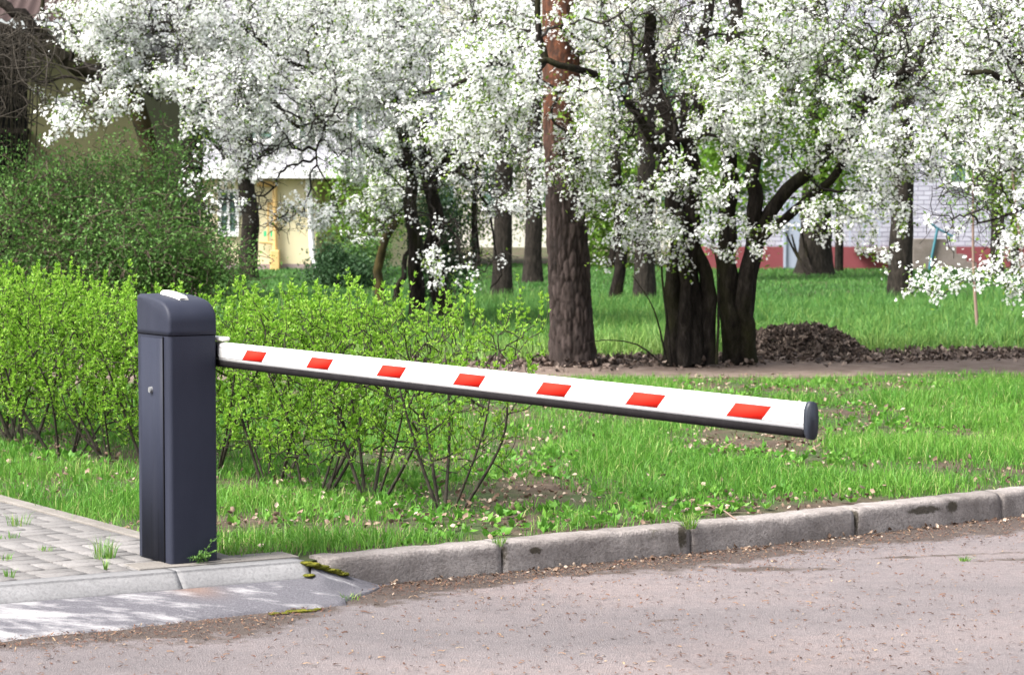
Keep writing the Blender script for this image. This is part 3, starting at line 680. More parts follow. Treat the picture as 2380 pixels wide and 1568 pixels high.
# ------------------------------------------------------------------ woody plants
def grow(seedP, targets, bf=.35, maxd=None):
    """joins the targets to the skeleton one by one, the cheapest first; returns nodes, parents"""
    P = [np.asarray(seedP[0], float)] ; N0 = len(seedP[0]); nT = len(targets)
    nodes = np.vstack([seedP[0], targets]); par = np.full(N0 + nT, -1); par[:N0] = seedP[1]
    plen = np.zeros(N0 + nT); plen[:N0] = seedP[2]
    D = np.linalg.norm(targets[:, None] - seedP[0][None], axis=2) if N0 * nT < 4e6 else None
    if D is None:
        best = np.full(nT, np.inf); bi = np.zeros(nT, int)
        for j in range(N0):
            c = np.linalg.norm(targets - seedP[0][j], axis=1) + bf * seedP[2][j]; u = c < best; best[u] = c[u]; bi[u] = j
    else:
        cost = D + bf * np.asarray(seedP[2])[None]; bi = cost.argmin(1); best = cost[np.arange(nT), bi]
    todo = np.ones(nT, bool); order = []
    for _ in range(nT):
        i = int(np.where(todo, best, np.inf).argmin()); todo[i] = False; k = N0 + i
        par[k] = bi[i]; plen[k] = plen[bi[i]] + np.linalg.norm(targets[i] - nodes[bi[i]]); order.append(k)
        c = np.linalg.norm(targets - targets[i], axis=1) + bf * plen[k]; u = c < best; best[u] = c[u]; bi[u] = k
    return nodes, par, order, N0
def lobe_points(lobes, n, rg, mind=.0):
    vol = np.array([l[1][0] * l[1][1] * l[1][2] * (l[2] if len(l) > 2 else 1) for l in lobes]); cnt = np.maximum(3, (vol / vol.sum() * n).astype(int)); out = []
    for (c, r, *_), k in zip(lobes, cnt):
        d = rg.normal(0, 1, (k, 3)); d /= np.linalg.norm(d, axis=1, keepdims=True); d *= np.where(rg.random((k, 1)) < .22, 1.0 + .35 * rg.random((k, 1)), rg.random((k, 1)) ** .5)
        out.append(np.asarray(c) + d * np.asarray(r))
    return np.concatenate(out)
PET = []; PF = []
PET.append((0, 0, 0))
for i in range(5):
    a = i * 2 * np.pi / 5
    for (rr, da, zz_) in ((.62, -.50, .16), (1.0, 0, .26), (.62, .50, .16)): PET.append((rr * math.cos(a + da) * .5, rr * math.sin(a + da) * .5, zz_ * .5))
    PF.append([0, 1 + 3 * i, 2 + 3 * i, 3 + 3 * i])
PET = np.array(PET); PF = [np.array(PF)]
PET2 = np.array([(-.5, -.38, .12), (0, -.1, 0), (.5, -.38, .12), (.42, .42, .14), (0, .2, 0.02), (-.42, .42, .14)]); PF2 = [np.array([[0, 1, 4, 5], [1, 2, 3, 4]])]

def blossom_tree(name, label, base, stems, lobes, n_t, n_fl, seed, fl=.024, detail=True, leaf_frac=.28, bf=.3, group=None, bark='bark', sag=.0, rtip=.0028, kmax=.03):
    """stems: [(points, r0, r1)] in world coordinates; lobes: [(centre, radii)]"""
    rg = np.random.default_rng(seed); base = np.asarray(base, float)
    root = empty(name, base); tag(root, label, 'tree', group)
    parts = []; SP, SPar, SL, SR = [], [], [], []
    for si, (pts, r0, r1) in enumerate(stems):
        L = smoothline(pts, .12); n = len(L); t_ = np.linspace(0, 1, n); rad = r0 + (r1 - r0) * t_ ** .8
        if L[0][2] < .15: rad = rad * (1 + .12 * np.exp(-(L[:, 2] - L[0][2]) / .12))
        if r0 > .012: L = L + (np.stack([vnoise(t_ * 9 + si * 7, 1 + 0 * t_, seed + 1, 2), vnoise(t_ * 9 + si * 7, 5 + 0 * t_, seed + 2, 2), vnoise(t_ * 9 + si * 3, 9 + 0 * t_, seed + 3, 2)], 1) - .5) * min(.16, r0 * 1.6) * np.clip(t_ * 6, 0, 1)[:, None]
        parts.append(tubeline(L, rad, 14 if r0 > .03 else 8, .16, seed + si))
        o = len(SP)
        hi = L[:, 2] > 1.05
        for i in range(n):
            SP.append(L[i]); SPar.append(o + i - 1 if i else -1)
            SL.append((i * .12 * .5) if hi[i] else 50.0); SR.append(rad[i])
    mi = np.concatenate([np.full(sum(len(f) for f in Fs_ if f.shape[1] == k_), 1 if si else 0) for k_ in (3, 4) for si, (V_, Fs_) in enumerate(parts)])
    V, Fs = merge(parts); mk('trunk', V - base, Fs, [M[bark], M['bark']], root, smooth=True, midx=mi)
    T = lobe_points(lobes, n_t, rg)
    nodes, par, order, N0 = grow((np.array(SP), np.array(SPar), np.array(SL)), T, bf)
    nn = len(nodes); acc = np.zeros(nn)
    for k in reversed(order):
        if acc[k] == 0: acc[k] = 1
        if par[k] >= N0: acc[par[k]] += acc[k]
    rad = rtip * np.maximum(acc, 1) ** .44
    rad = np.minimum(rad, kmax)
    ids = np.array(order); P0 = nodes[par[ids]]; P1 = nodes[ids]
    r1 = rad[ids]; r0 = np.where(par[ids] >= N0, np.minimum(rad[par[ids]], r1 * 1.5), r1 * 1.25)
    Ln = np.linalg.norm(P1 - P0, axis=1); 
    m1 = P0 + (P1 - P0) * .35 + rg.normal(0, .085, P0.shape) * Ln[:, None]; m2 = P0 + (P1 - P0) * .7 + rg.normal(0, .085, P0.shape) * Ln[:, None]
    m1[:, 2] += .05 * Ln; m2[:, 2] += .05 * Ln
    ra = r0 + (r1 - r0) * .35; rb = r0 + (r1 - r0) * .7
    S0 = np.concatenate([P0, m1, m2]); S1 = np.concatenate([m1, m2, P1]); Ra = np.concatenate([r0, ra, rb]); Rb = np.concatenate([ra, rb, r1])
    # spur shoots
    w = np.linalg.norm(S1 - S0, axis=1) * (Rb < .011); ns = int(n_t * 2.2)
    e = rg.choice(len(S0), ns, p=w / w.sum()); tt = rg.random((ns, 1)); q0 = S0[e] + (S1[e] - S0[e]) * tt
    dv = rg.normal(0, 1, (ns, 3)) + np.array([0, 0, .25]); dv /= np.linalg.norm(dv, axis=1, keepdims=True); ls = rg.uniform(.06, .24, ns)
    q1 = q0 + dv * ls[:, None]; qr = np.full(ns, .0021)
    S0 = np.concatenate([S0, q0]); S1 = np.concatenate([S1, q1]); Ra = np.concatenate([Ra, qr * 1.2]); Rb = np.concatenate([Rb, qr * .7])
    V, Fs = merge([tubes(S0, S1, Ra, Rb, 4)]); mk('branches', V - base, Fs, M['twig'], root)
    # flower clusters strung along the thin wood
    w = np.linalg.norm(S1 - S0, axis=1) * np.where(Rb < .0085, 1.0, np.where(Rb < .014, .25, 0)); w[-ns:] *= 1.7
    cl = vnoise(S0[:, 0] * 1.6 + 30, S0[:, 2] * 1.6 + S0[:, 1] * 1.1 + 30, seed + 9, 3); w = w * np.clip((cl - .40) * 8, .05, 1.5)
    nc = n_fl // 5; e = rg.choice(len(S0), nc, p=w / w.sum()); c = S0[e] + (S1[e] - S0[e]) * rg.random((nc, 1))
    C = np.repeat(c, 5, 0) + rg.normal(0, fl * .85, (nc * 5, 3)); 
    C[:, 2] += fl * .5; N = (C - np.repeat(c, 5, 0)) / fl * .8 + rg.normal(0, .5, C.shape) + np.array([-.35, -.45, .55])
    S = fl * rg.uniform(.75, 1.25, len(C)); B = bases(N, rg)
    T_, TF = (PET, PF) if detail else (PET2, PF2)
    V, Fs = inst(C - base, B, S * (1 if detail else 1.25), T_, TF)
    mk('blossom', V, Fs, M['petal'], root, attrs={'rnd': np.repeat(rg.random(len(C)), len(T_))})
    nl = int(n_fl * leaf_frac); e = rg.choice(len(S0), nl, p=w / w.sum()); C = S0[e] + (S1[e] - S0[e]) * rg.random((nl, 1)) + rg.normal(0, fl * .6, (nl, 3))
    D = rg.normal(0, 1, (nl, 3)) + np.array([0, 0, .5])
    V, Fs = inst(C - base, basis_dir(D, rg), rg.uniform(.022, .048, nl) * (1 if detail else 1.3), LEAFQ, LEAFF)
    mk('leaves', V, Fs, M['plum_leaf'], root, attrs={'rnd': np.repeat(rg.random(nl), 5)})
    return root
def P(d, *pts): return [atd(px, py, d + (q[0] if q else 0)) for px, py, *q in pts]
def Lb(px, py, d, rx, ry, rz, w=1): return (atd(px, py, d), (rx, ry, rz), w)
GP = "white flowering plum trees"
# right of the pine, many stems
d = 22.6
st = [(P(d, (1570, 848), (1567, 720), (1564, 620), (1556, 470), (1540, 280), (1515, 80), (1500, -120)), .10, .045),
      (P(d, (1610, 850, -.1), (1608, 720), (1602, 600), (1598, 430), (1620, 250), (1640, 80), (1650, -100)), .10, .04),
      (P(d, (1645, 846), (1641, 740), (1633, 640), (1622, 540), (1610, 400), (1590, 240)), .08, .045), (P(d - .15, (1590, 849), (1590, 740), (1586, 620), (1580, 480)), .07, .04),
      (P(d - .2, (1560, 850), (1545, 700), (1530, 560), (1500, 430)), .014, .006), (P(d - .2, (1665, 846), (1670, 700), (1660, 560), (1640, 430)), .014, .006), (P(d - .2, (1552, 850), (1520, 720), (1470, 640)), .011, .004), (P(d - .3, (1545, 850), (1480, 800), (1400, 790), (1360, 800)), .010, .003),
      (P(d, (1708, 838, .2), (1706, 720), (1698, 570), (1690, 420), (1690, 270), (1705, 100), (1710, -80)), .105, .05),
      (P(d, (1734, 840, .2), (1733, 730), (1740, 620), (1756, 490), (1765, 350), (1775, 200), (1800, 0)), .095, .045),
      (P(d, (1732, 740, .2), (1755, 580, .1), (1805, 465), (1880, 390), (1955, 320), (2060, 205), (2250, 85), (2400, 10)), .075, .04),
      (P(d, (1738, 680, .2), (1775, 560, 0), (1850, 490, -.2), (1945, 400, -.3), (1975, 330, -.4), (2010, 250, -.5), (2030, 180, -.6)), .05, .03),
      (P(d, (1555, 400), (1480, 260, -.3), (1400, 190, -.7), (1345, 165, -1.0), (1300, 156, -1.1), (1265, 140, -1.1), (1215, 154, -1.2), (1150, 145, -1.2), (1100, 178, -1.3), (1040, 205, -1.3), (985, 220, -1.3)), .05, .014),
      (P(d - 1.1, (1268, 142), (1256, 90), (1250, 0), (1245, -90)), .032, .02)]
lb = [Lb(1490, 60, 22.6, .55, 1.2, .6), Lb(1720, 90, 22.3, 1.1, 1.3, .65), Lb(2000, 110, 22, 1.0, 1.3, .6), Lb(2230, 130, 21.8, .9, 1.2, .6), Lb(1210, 90, 23.6, .8, .7, .6), Lb(1130, 170, 21.5, .4, .6, .45),
      Lb(1100, 260, 21.5, .5, .7, .45), Lb(1450, 280, 22.0, .5, 1.0, .45), Lb(1330, 390, 21.4, .36, .4, .28, 2), Lb(1300, 60, 21.4, .22, .2, .3, 1.2), Lb(1310, 230, 21.4, .25, .2, .2, 1.2), Lb(1420, 470, 21.9, .4, .5, .25), Lb(1490, 560, 22, .3, .4, .25), Lb(1700, 230, 21.6, .8, .9, .36), Lb(1500, 460, 21.8, .5, .6, .33),
      Lb(1900, 290, 21.7, .9, 1.0, .42, .7), Lb(2150, 320, 21.5, .8, 1.0, .42, .8), Lb(1640, 430, 21.5, .4, .5, .22, .6), Lb(1880, 450, 22.6, .45, .4, .2, .4), Lb(1760, 520, 21.5, .3, .4, .12, .45),
      Lb(1930, 530, 21.2, .4, .5, .16), Lb(1560, 580, 21.9, .35, .4, .25), Lb(1760, 610, 22.0, .25, .3, .15, .6), Lb(1430, 600, 21.9, .25, .3, .15, .5), Lb(2050, 480, 21.4, .4, .4, .25), Lb(2030, 590, 21.1, .25, .3, .12, .8),
      Lb(1600, -120, 22.5, 2.2, 1.4, .4, .15), Lb(2200, -110, 22.3, 1.6, 1.4, .4, .15)]
blossom_tree('plum_tree', "many stemmed white flowering plum just right of the big pine beside the leaf heap", at(1640, 846, LAWNZ), st, lb, 3500, 64000, 101, fl=.030, leaf_frac=.42, group=GP)
# right edge, limbs coming in from outside the frame
d = 20.3
st = [(P(d, (2600, 935), (2590, 700), (2560, 450), (2500, 300), (2430, 240), (2375, 205), (2310, 180), (2240, 170)), .10, .02),
      (P(d, (2570, 480), (2590, 200), (2560, -60)), .07, .03), (P(d, (2540, 380), (2450, 440), (2360, 490), (2280, 520)), .03, .008)]
lb = [Lb(2330, 60, 20.3, .5, .7, .5), Lb(2330, 300, 20.2, .45, .6, .35), Lb(2280, 420, 20, .45, .6, .28, .7), Lb(2350, 540, 20, .3, .5, .3, .5), Lb(2200, 560, 19.9, .3, .35, .2, .4), Lb(2250, 650, 19.8, .42, .4, .11, .9), Lb(2170, 685, 19.8, .2, .2, .06), Lb(2360, 660, 19.9, .22, .3, .2), Lb(2500, 100, 20.4, .8, .9, .9, .5)]
blossom_tree('plum_tree', "white flowering plum leaning in from the right edge with low drooping sprays", at(2600, 935, LAWNZ), st, lb, 1000, 12500, 102, fl=.029, group=GP)
# centre left, behind the hedge
d = 28.6
st = [(P(d, (1048, 772), (1035, 720), (1015, 640), (1002, 560), (1012, 470), (1000, 380), (960, 220), (930, 60), (910, -80)), .11, .05),
      (P(d + .6, (968, 752), (970, 690), (965, 600), (962, 520), (965, 420), (940, 300), (900, 200), (800, 60), (760, -60)), .10, .04),
      (P(d, (1003, 430), (1060, 330), (1090, 200), (1100, 60), (1090, -60)), .06, .03),
      (P(d, (962, 400), (850, 330), (760, 300), (690, 290), (600, 200)), .05, .015), (P(d, (940, 250), (760, 190, -.5), (640, 120, -.8), (560, 60, -1)), .045, .018),
      (P(d - .8, (1015, 420), (1060, 400), (1110, 440), (1140, 500), (1150, 570), (1165, 640), (1140, 670)), .025, .006),
      (P(d - 1, (760, 300), (735, 350), (745, 400), (775, 450), (790, 500)), .016, .004)]
lb = [Lb(650, 40, 28.2, 1.2, 1.5, .7), Lb(900, 60, 28.4, 1.2, 1.5, .8), Lb(1120, 90, 28.2, .8, 1.2, .8), Lb(580, 220, 27.6, .6, 1.0, .6), Lb(760, 210, 27.8, .9, 1.2, .6), Lb(960, 250, 27.8, .9, 1.2, .6), Lb(1150, 280, 27.6, .6, .9, .5),
      Lb(560, 370, 27.4, .5, .8, .5), Lb(700, 340, 27.4, .6, .8, .35), Lb(900, 390, 27.6, .8, .9, .45), Lb(1100, 410, 27.4, .7, .8, .45), Lb(560, 490, 27.2, .6, .7, .22, 2.2), Lb(760, 500, 27.2, .5, .6, .2, 1.6), Lb(900, 500, 27.3, .5, .6, .3), Lb(1050, 530, 27.2, .5, .6, .22), Lb(1200, 470, 27.3, .4, .6, .3),
      Lb(1090, 615, 26.9, .48, .5, .22, 3), Lb(1050, 675, 26.8, .22, .3, .08, 3), Lb(1180, 340, 27, .5, .6, .6, 1.3), Lb(1180, 470, 27, .35, .5, .22, 1.5), Lb(660, 530, 27.2, .4, .5, .16, 2), Lb(800, -100, 28.4, 2.0, 1.5, .4, .15)]
blossom_tree('plum_tree', "white flowering plum left of the big pine with dark forked trunks behind the hedge", at(1020, 765, LAWNZ), st, lb, 3500, 62000, 103, detail=True, group=GP, fl=.033)
# far left
d = 27.6
st = [(P(d, (420, 765), (405, 650), (380, 480), (350, 340), (310, 230), (275, 150), (258, 60), (250, -80)), .11, .085),
      (P(d, (300, 210), (240, 175), (160, 143), (80, 98), (0, 72), (-60, 60)), .09, .06), (P(d, (150, 140), (80, 62), (16, 16), (-40, -30)), .075, .05), (P(d - .3, (90, 100), (100, 40), (95, -60)), .03, .02), (P(d - .3, (165, 142), (175, 90), (160, 20), (150, -50)), .028, .018), (P(d - .4, (0, 130), (90, 190), (150, 180), (230, 195)), .02, .012), 
      (P(d, (268, 110), (330, 80), (420, 70), (520, 60)), .022, .012), (P(d, (272, 150), (230, 110), (215, 70), (150, 10)), .025, .012)]
lb = [Lb(330, 160, 26.8, .5, .7, .22), Lb(210, 240, 25.6, .38, .4, .2), Lb(240, 265, 25.6, .32, .3, .15), Lb(150, 305, 24.6, .28, .25, .10), Lb(110, 335, 24.4, .14, .12, .04, 2), Lb(400, 200, 26.4, .35, .6, .2, .6), Lb(260, 40, 26.8, .6, .8, .22), Lb(430, 60, 27, .55, .8, .4), Lb(200, 110, 26.6, .28, .4, .12), Lb(510, 230, 26, .4, .5, .4), Lb(500, 480, 25, .3, .3, .10), Lb(330, -80, 27, .9, .9, .3, .4)]
blossom_tree('plum_tree', "white flowering plum at the upper left with a mossy yellowish leaning trunk", at(420, 765, LAWNZ), st, lb, 1100, 17000, 104, fl=.036, group=GP, bark='mossy')
# farther plums
d = 40.0
d = 46.8
st = [(P(d, (580, 648), (578, 560), (572, 430), (565, 200), (560, 0)), .185, .10), (P(d, (574, 400), (700, 270), (800, 150)), .07, .03), (P(d, (572, 420), (480, 300), (430, 180)), .07, .03)]
lb = [Lb(480, 120, 46, 1.4, 1.4, 1.8), Lb(700, 100, 46, 1.6, 1.4, 1.8), Lb(600, 320, 46, 1.5, 1.2, .7), Lb(520, 410, 46, .8, .8, .35), Lb(900, 150, 46, 1.4, 1.4, 1.4)]
blossom_tree('plum_tree', "far white flowering plum whose grey trunk stands before the yellow house", at(580, 648, LAWNZ), st, lb, 1200, 20000, 105, detail=False, group=GP, fl=.034, bark='trunk_far')
d = 37.0
st = [(P(d, (1430, 702), (1440, 560), (1430, 400), (1420, 200), (1400, 0)), .10, .05), (P(d, (1435, 500), (1540, 380), (1600, 250)), .05, .03), (P(d, (1432, 440), (1340, 330), (1290, 180)), .05, .03)]
lb = [Lb(1350, 120, 37, 1.4, 1.4, 1.3), Lb(1600, 110, 37, 1.4, 1.4, 1.3), Lb(1430, 330, 36.6, 1.0, 1.2, .6), Lb(1420, 540, 36.5, .5, .6, .35)]
blossom_tree('plum_tree', "far white flowering plum showing through behind the many stemmed plum", at(1430, 702, LAWNZ), st, lb, 900, 7000, 106, detail=False, group=GP, fl=.030)
# small leaning mossy trunk left of the dark forked trunks
d = 33.0
st = [(P(d, (885, 726), (880, 660), (876, 615), (895, 560), (930, 505), (955, 430), (980, 340)), .075, .035), (P(d, (905, 724), (925, 670), (940, 630), (955, 560)), .05, .03)]
lb = [Lb(960, 360, 33, .6, .6, .5), Lb(880, 470, 32.8, .4, .5, .25), Lb(830, 560, 32.6, .35, .4, .15)]
blossom_tree('plum_tree', "small leaning plum with a curved mossy trunk behind the hedge's right part", at(885, 726, LAWNZ), st, lb, 400, 9000, 107, detail=False, group=GP, bark='mossy', leaf_frac=.6)

# ------------------------------------------------------------------ pine and plain trunks
def pine(base, top, r0, r1, name, label):
    L = smoothline([base, base * .7 + top * .3 + np.array([-.02, 0, 0]), base * .35 + top * .65 + np.array([-.03, 0, 0]), top], .018); n = len(L); k = 110
    t_ = np.linspace(0, 1, n); a = np.arange(k) * 2 * np.pi / k; zz = L[:, 2]
    rad = (r0 + (r1 - r0) * t_ ** .8) * (1 + .16 * np.exp(-(zz - zz[0]) / .18))
    A, Z = np.meshgrid(a, zz); rg = np.random.default_rng(3)
    # bark plates: nearest of jittered cells, tall and narrow, periodic round the trunk
    nc = 24; cellh = .13; rowi = np.floor(Z / cellh).astype(int); coli = np.floor(A / (2 * np.pi) * nc).astype(int)
    J = rg.random((400, nc, 3)); b1 = np.full(A.shape, 9.0); b2 = np.full(A.shape, 9.0); idr = np.zeros(A.shape)
    for dr in (-1, 0, 1):
        for dc in (-1, 0, 1):
            r_ = rowi + dr; c_ = coli + dc; jj = J[r_ % 400, c_ % nc]
            cx = (c_ + jj[..., 0] + .5 * (r_ % 2)) - A / (2 * np.pi) * nc; cz = (r_ + jj[..., 1]) - Z / cellh
            dd = np.sqrt(cx ** 2 + (cz * .62) ** 2); up = dd < b1; b2 = np.where(up, b1, np.minimum(b2, dd)); idr = np.where(up, jj[..., 2], idr); b1 = np.where(up, dd, b1)
    wob = vnoise(np.cos(A) * 4 + 30, np.sin(A) * 4 + Z * 9 + 30, 8, 3); fur = np.abs(vnoise(A / (2 * np.pi) * 20 + 1.2 * vnoise(np.cos(A) * 2 + 9, Z * 5 + np.sin(A) * 2 + 9, 4, 2), Z * 2.2 + 60, 18, 2) - .5) * 3.4
    edge = np.clip(np.minimum((b2 - b1) * 3.0 + .05, fur * 1.6 + .35) + (wob - .5) * .5, 0, 1); upm = np.clip((Z - 1.9) / .9, 0, 1)
    plate = edge ** .7; disp = (.020 * (1 - upm) + .006 * upm) * (plate - .6) + .010 * (idr - .5) * (1 - upm) + .02 * (wob - .5) * .6
    Rr = rad[:, None] + disp
    V = np.stack([L[:, None, 0] + np.cos(A) * Rr, L[:, None, 1] + np.sin(A) * Rr, np.repeat(zz[:, None], k, 1)], 2).reshape(-1, 3)
    i = np.arange(k); q = np.stack([i, (i + 1) % k, (i + 1) % k + k, i + k], 1); Fq = (q[None] + (np.arange(n - 1) * k)[:, None, None]).reshape(-1, 4)
    root = empty(name, base); tag(root, label, 'tree')
    pa = np.clip(plate * 1.15 + upm * .45, 0, 1)
    mk('trunk', V - base, Fq, M['pine_bark'], root, attrs={'plate': pa.ravel(), 'hgt': np.clip((Z + .25 * (wob - .5)) / 4.0, 0, 1).ravel(), 'rnd': idr.ravel()}, smooth=True)
    return root
b = at(1333, 858, LAWNZ - .02); b[2] = LAWNZ - .05
tp = atd(1300, -260, b[1])
pine(b, tp, .205, .15, 'pine_tree', "big pine with plated brown bark turning orange higher up")
def trunk(px, py, wpx, label, top=(0, -150), m_='trunk_far', name='tree', lean=0, extra=None, seed=0, flare=.4):
    b = at(px, py, LAWNZ); d = b[1]; r = wpx / 2 / F * d; tpt = atd(px + lean, top[1], d)
    L = smoothline([b - np.array([0, 0, .05]), b * .6 + tpt * .4 + np.array([r * .2, 0, 0]), tpt], .1); n = len(L); z = L[:, 2] - L[0, 2]
    rad = r * (1 - .35 * np.linspace(0, 1, n)) * (1 + flare * np.exp(-z / (r * 1.3)))
    root = empty(name, b); tag(root, label, 'tree')
    V, Fs = tubeline(L, rad, 28, .10, seed); mk('trunk', V - b, Fs, M[m_], root, smooth=True)
    return root, b, r, L
trunk(1166, 700, 46, "grey trunk standing in the grass just left of the big pine, nearer of two", seed=1)
trunk(1238, 660, 42, "grey trunk standing farther back right beside the big pine's left side", seed=2)
trunk(1497, 710, 48, "dark trunk standing between the big pine and the many stemmed plum", seed=3)
tr5, b5, r5, L5 = trunk(1893, 640, 74, "thick dark trunk with thin shoots at its foot before the red plinth", seed=5, flare=.45)
trunk(2092, 706, 58, "dark furrowed trunk standing in front of the concrete steps", seed=6, flare=.15)
trunk(2316, 642, 30, "slim dark trunk standing right of the concrete steps by the red plinth", seed=7)
trI, bI, rI, LI = trunk(432, 690, 62, "dark trunk wrapped in leafy climbers above the left thicket", seed=8, lean=20, flare=.1)
# shoots at the thick trunk's foot
parts = []
for (x0, y0, x1, y1) in ((1880, 642, 1826, 540), (1874, 642, 1840, 545), (1888, 642, 1862, 530), (1892, 640, 1872, 560)):
    L = smoothline([at(x0, y0, LAWNZ) - np.array([0, .3, 0]), atd((x0 + x1) / 2 - 3, (y0 + y1) / 2, b5[1] - .4), atd(x1, y1, b5[1] - .5)], .1); parts.append(tubeline(L, np.linspace(.035, .02, len(L)), 6))
V, Fs = merge(parts); mk('shoots', V - b5, Fs, M['bark'], tr5, smooth=True)
def leafcloud(C, size, rg, up=.5): n = len(C); return inst(C, basis_dir(rg.normal(0, 1, (n, 3)) + np.array([0, 0, up]), rg), size * rg.uniform(.6, 1.3, n), LEAFQ, LEAFF)
rg = np.random.default_rng(200)
i = rg.integers(0, len(LI), 2600); a = rg.random(2600) * 2 * np.pi; rr = rI * rg.uniform(.85, 1.5, 2600)
C = LI[i] + np.stack([np.cos(a) * rr, np.sin(a) * rr, rg.normal(0, .06, 2600)], 1); C = C[(C[:, 2] < 3.0)]
V, Fs = leafcloud(C - bI, .07, rg); mk('climber', V, Fs, M['thicket_leaf'], trI, attrs={'rnd': np.repeat(rg.random(len(C)), 5)})

# saplings
for (px, py, tx, ty, lab) in ((2273, 782, 2262, 330, "thin reddish sapling stem rising from the grass right of the leaf heap"), (2392, 700, 2330, 180, "thin dark sapling stem at the right edge above the grass")):
    b = at(px, py, LAWNZ); tp = atd(tx, ty, b[1]); root = empty('sapling', b); tag(root, lab, 'tree')
    L = smoothline([b, b * .6 + tp * .4 + np.array([-.03, 0, 0]), tp], .08); V, Fs = tubeline(L, np.linspace(.021, .008, len(L)), 8, .1); mk('trunk', V - b, Fs, M['sapling'], root, smooth=True)
    T = lobe_points([(tp - np.array([0, 0, .3]), (.4, .4, .7))], 160, rg); nd, pr, od, N0 = grow((L, np.arange(len(L)) - 1, np.where(L[:, 2] > 1.2, .3, 9) * np.ones(len(L))), T, .3)
    od = np.array(od); V, Fs = tubes(nd[pr[od]], nd[od], np.full(len(od), .004), np.full(len(od), .003), 4); mk('branches', V - b, Fs, M['twig'], root)
    C = np.repeat(nd[od], 7, 0) + rg.normal(0, .05, (len(od) * 7, 3)); V, Fs = leafcloud(C - b, .04, rg); mk('leaves', V, Fs, M['young_leaf'], root, attrs={'rnd': np.repeat(rg.random(len(C)), 5)})

# green trees in the background
def leafy_tree(label, px, py, lobes, n_leaf, size, matn, seed, name='leafy_tree', trunk_r=.1, group=None, n_t=300, twigm='bark'):
    rg = np.random.default_rng(seed); b = at(px, py, LAWNZ); d = b[1]; root = empty(name, b); tag(root, label, 'tree' if 'tree' in name else 'shrub', group)
    topz = max(l[0][2] for l in lobes); tp = np.array([b[0], b[1], topz * .9]); L = smoothline([b, b * .5 + tp * .5 + rg.normal(0, .08, 3), tp], .15); V, Fs = tubeline(L, np.linspace(trunk_r, trunk_r * .3, len(L)), 10, .1); 
    T = lobe_points(lobes, n_t, rg); nd, pr, od, N0 = grow((L, np.arange(len(L)) - 1, np.where(L[:, 2] > .3, .3, 9.0)), T, .3); od = np.array(od)
    mk('trunk', V - b, Fs, M[twigm], root, smooth=True)
    V, Fs = tubes(nd[pr[od]], nd[od], np.full(len(od), .012 if trunk_r > .05 else .0042), np.full(len(od), .003), 4); mk('branches', V - b, Fs, M[twigm], root)
    m_ = n_leaf // len(od) + 1; C = np.repeat(nd[od], m_, 0) + rg.normal(0, size * 2.2, (len(od) * m_, 3)); C[:, 2] = np.maximum(C[:, 2], .03)
    V, Fs = leafcloud(C - b, size, rg); mk('foliage', V, Fs, M[matn], root, attrs={'rnd': np.repeat(np.clip(rg.normal(.5, .25, len(C)), 0, 1), 5)})
    return root
G2 = "light green young trees beyond the lawn"
leafy_tree("light green young tree seen between the stems of the many stemmed plum", 1690, 655, [Lb(1700, 400, 47, 1.0, .8, 1.0), Lb(1720, 220, 47, 1.3, 1.0, 1.2)], 15000, .10, 'young_leaf', 301, group=G2)
leafy_tree("light green young tree in front of the white brick wall", 1950, 632, [Lb(1930, 380, 50, .8, .6, 1.0), Lb(1960, 200, 50, 1.2, .8, 1.0), Lb(1960, 480, 50, .35, .3, .35)], 8000, .10, 'young_leaf', 302, group=G2)
leafy_tree("light green young tree at the right end of the white brick wall", 2360, 640, [Lb(2340, 400, 47, .8, .6, .9), Lb(2300, 220, 47, 1.1, .8, .9), Lb(2390, 520, 47, .5, .4, .6)], 5500, .075, 'plum_leaf', 303, group=G2)
leafy_tree("yellowish green young tree at the right end of the yellow house", 850, 622, [Lb(850, 450, 52, .8, .6, 1.0), Lb(890, 520, 52, .5, .4, .5), Lb(800, 540, 52, .45, .4, .5)], 3800, .08, 'young_leaf', 304, group=G2)
leafy_tree("yellowish green young tree glowing between the big pine and the dark trunk", 1420, 625, [Lb(1420, 540, 56, 1.0, .8, .8), Lb(1380, 440, 56, .9, .8, .8), Lb(1480, 360, 56, 1.1, .8, 1.0)], 13000, .105, 'young_leaf', 305, group=G2)
leafy_tree("pale green young tree showing through between the two grey trunks left of the pine", 1110, 622, [Lb(1100, 480, 60, 1.5, 1, 1.1), Lb(1200, 350, 60, 1.6, 1, 1.5), Lb(1000, 350, 60, 1.5, 1, 1.5)], 12000, .09, 'young_leaf', 306, group=G2)
# dark shrubs and conifers
leafy_tree("dark evergreen shrub behind the dark forked plum trunks", 1025, 735, [Lb(1025, 600, 30.6, .28, .3, .55), Lb(1010, 510, 30.6, .25, .3, .35)], 6000, .05, 'dark_leaf', 311, name='evergreen_shrub', trunk_r=.03)
leafy_tree("small spruce with feathery green boughs near the yellow house", 800, 655, [Lb(800, 640, 43, .6, .5, .16), Lb(775, 605, 43, .2, .3, .2)], 8000, .06, 'spruce', 312, name='spruce_tree', trunk_r=.04)
bx = leafy_tree("clipped dark green hedge block beside the yellow house", 850, 628, [Lb(850, 592, 50, .34, .5, .28), Lb(830, 592, 50, .2, .5, .28), Lb(880, 592, 50, .2, .5, .28)], 5000, .05, 'thicket_leaf', 313, name='clipped_hedge_shrub', trunk_r=.03)
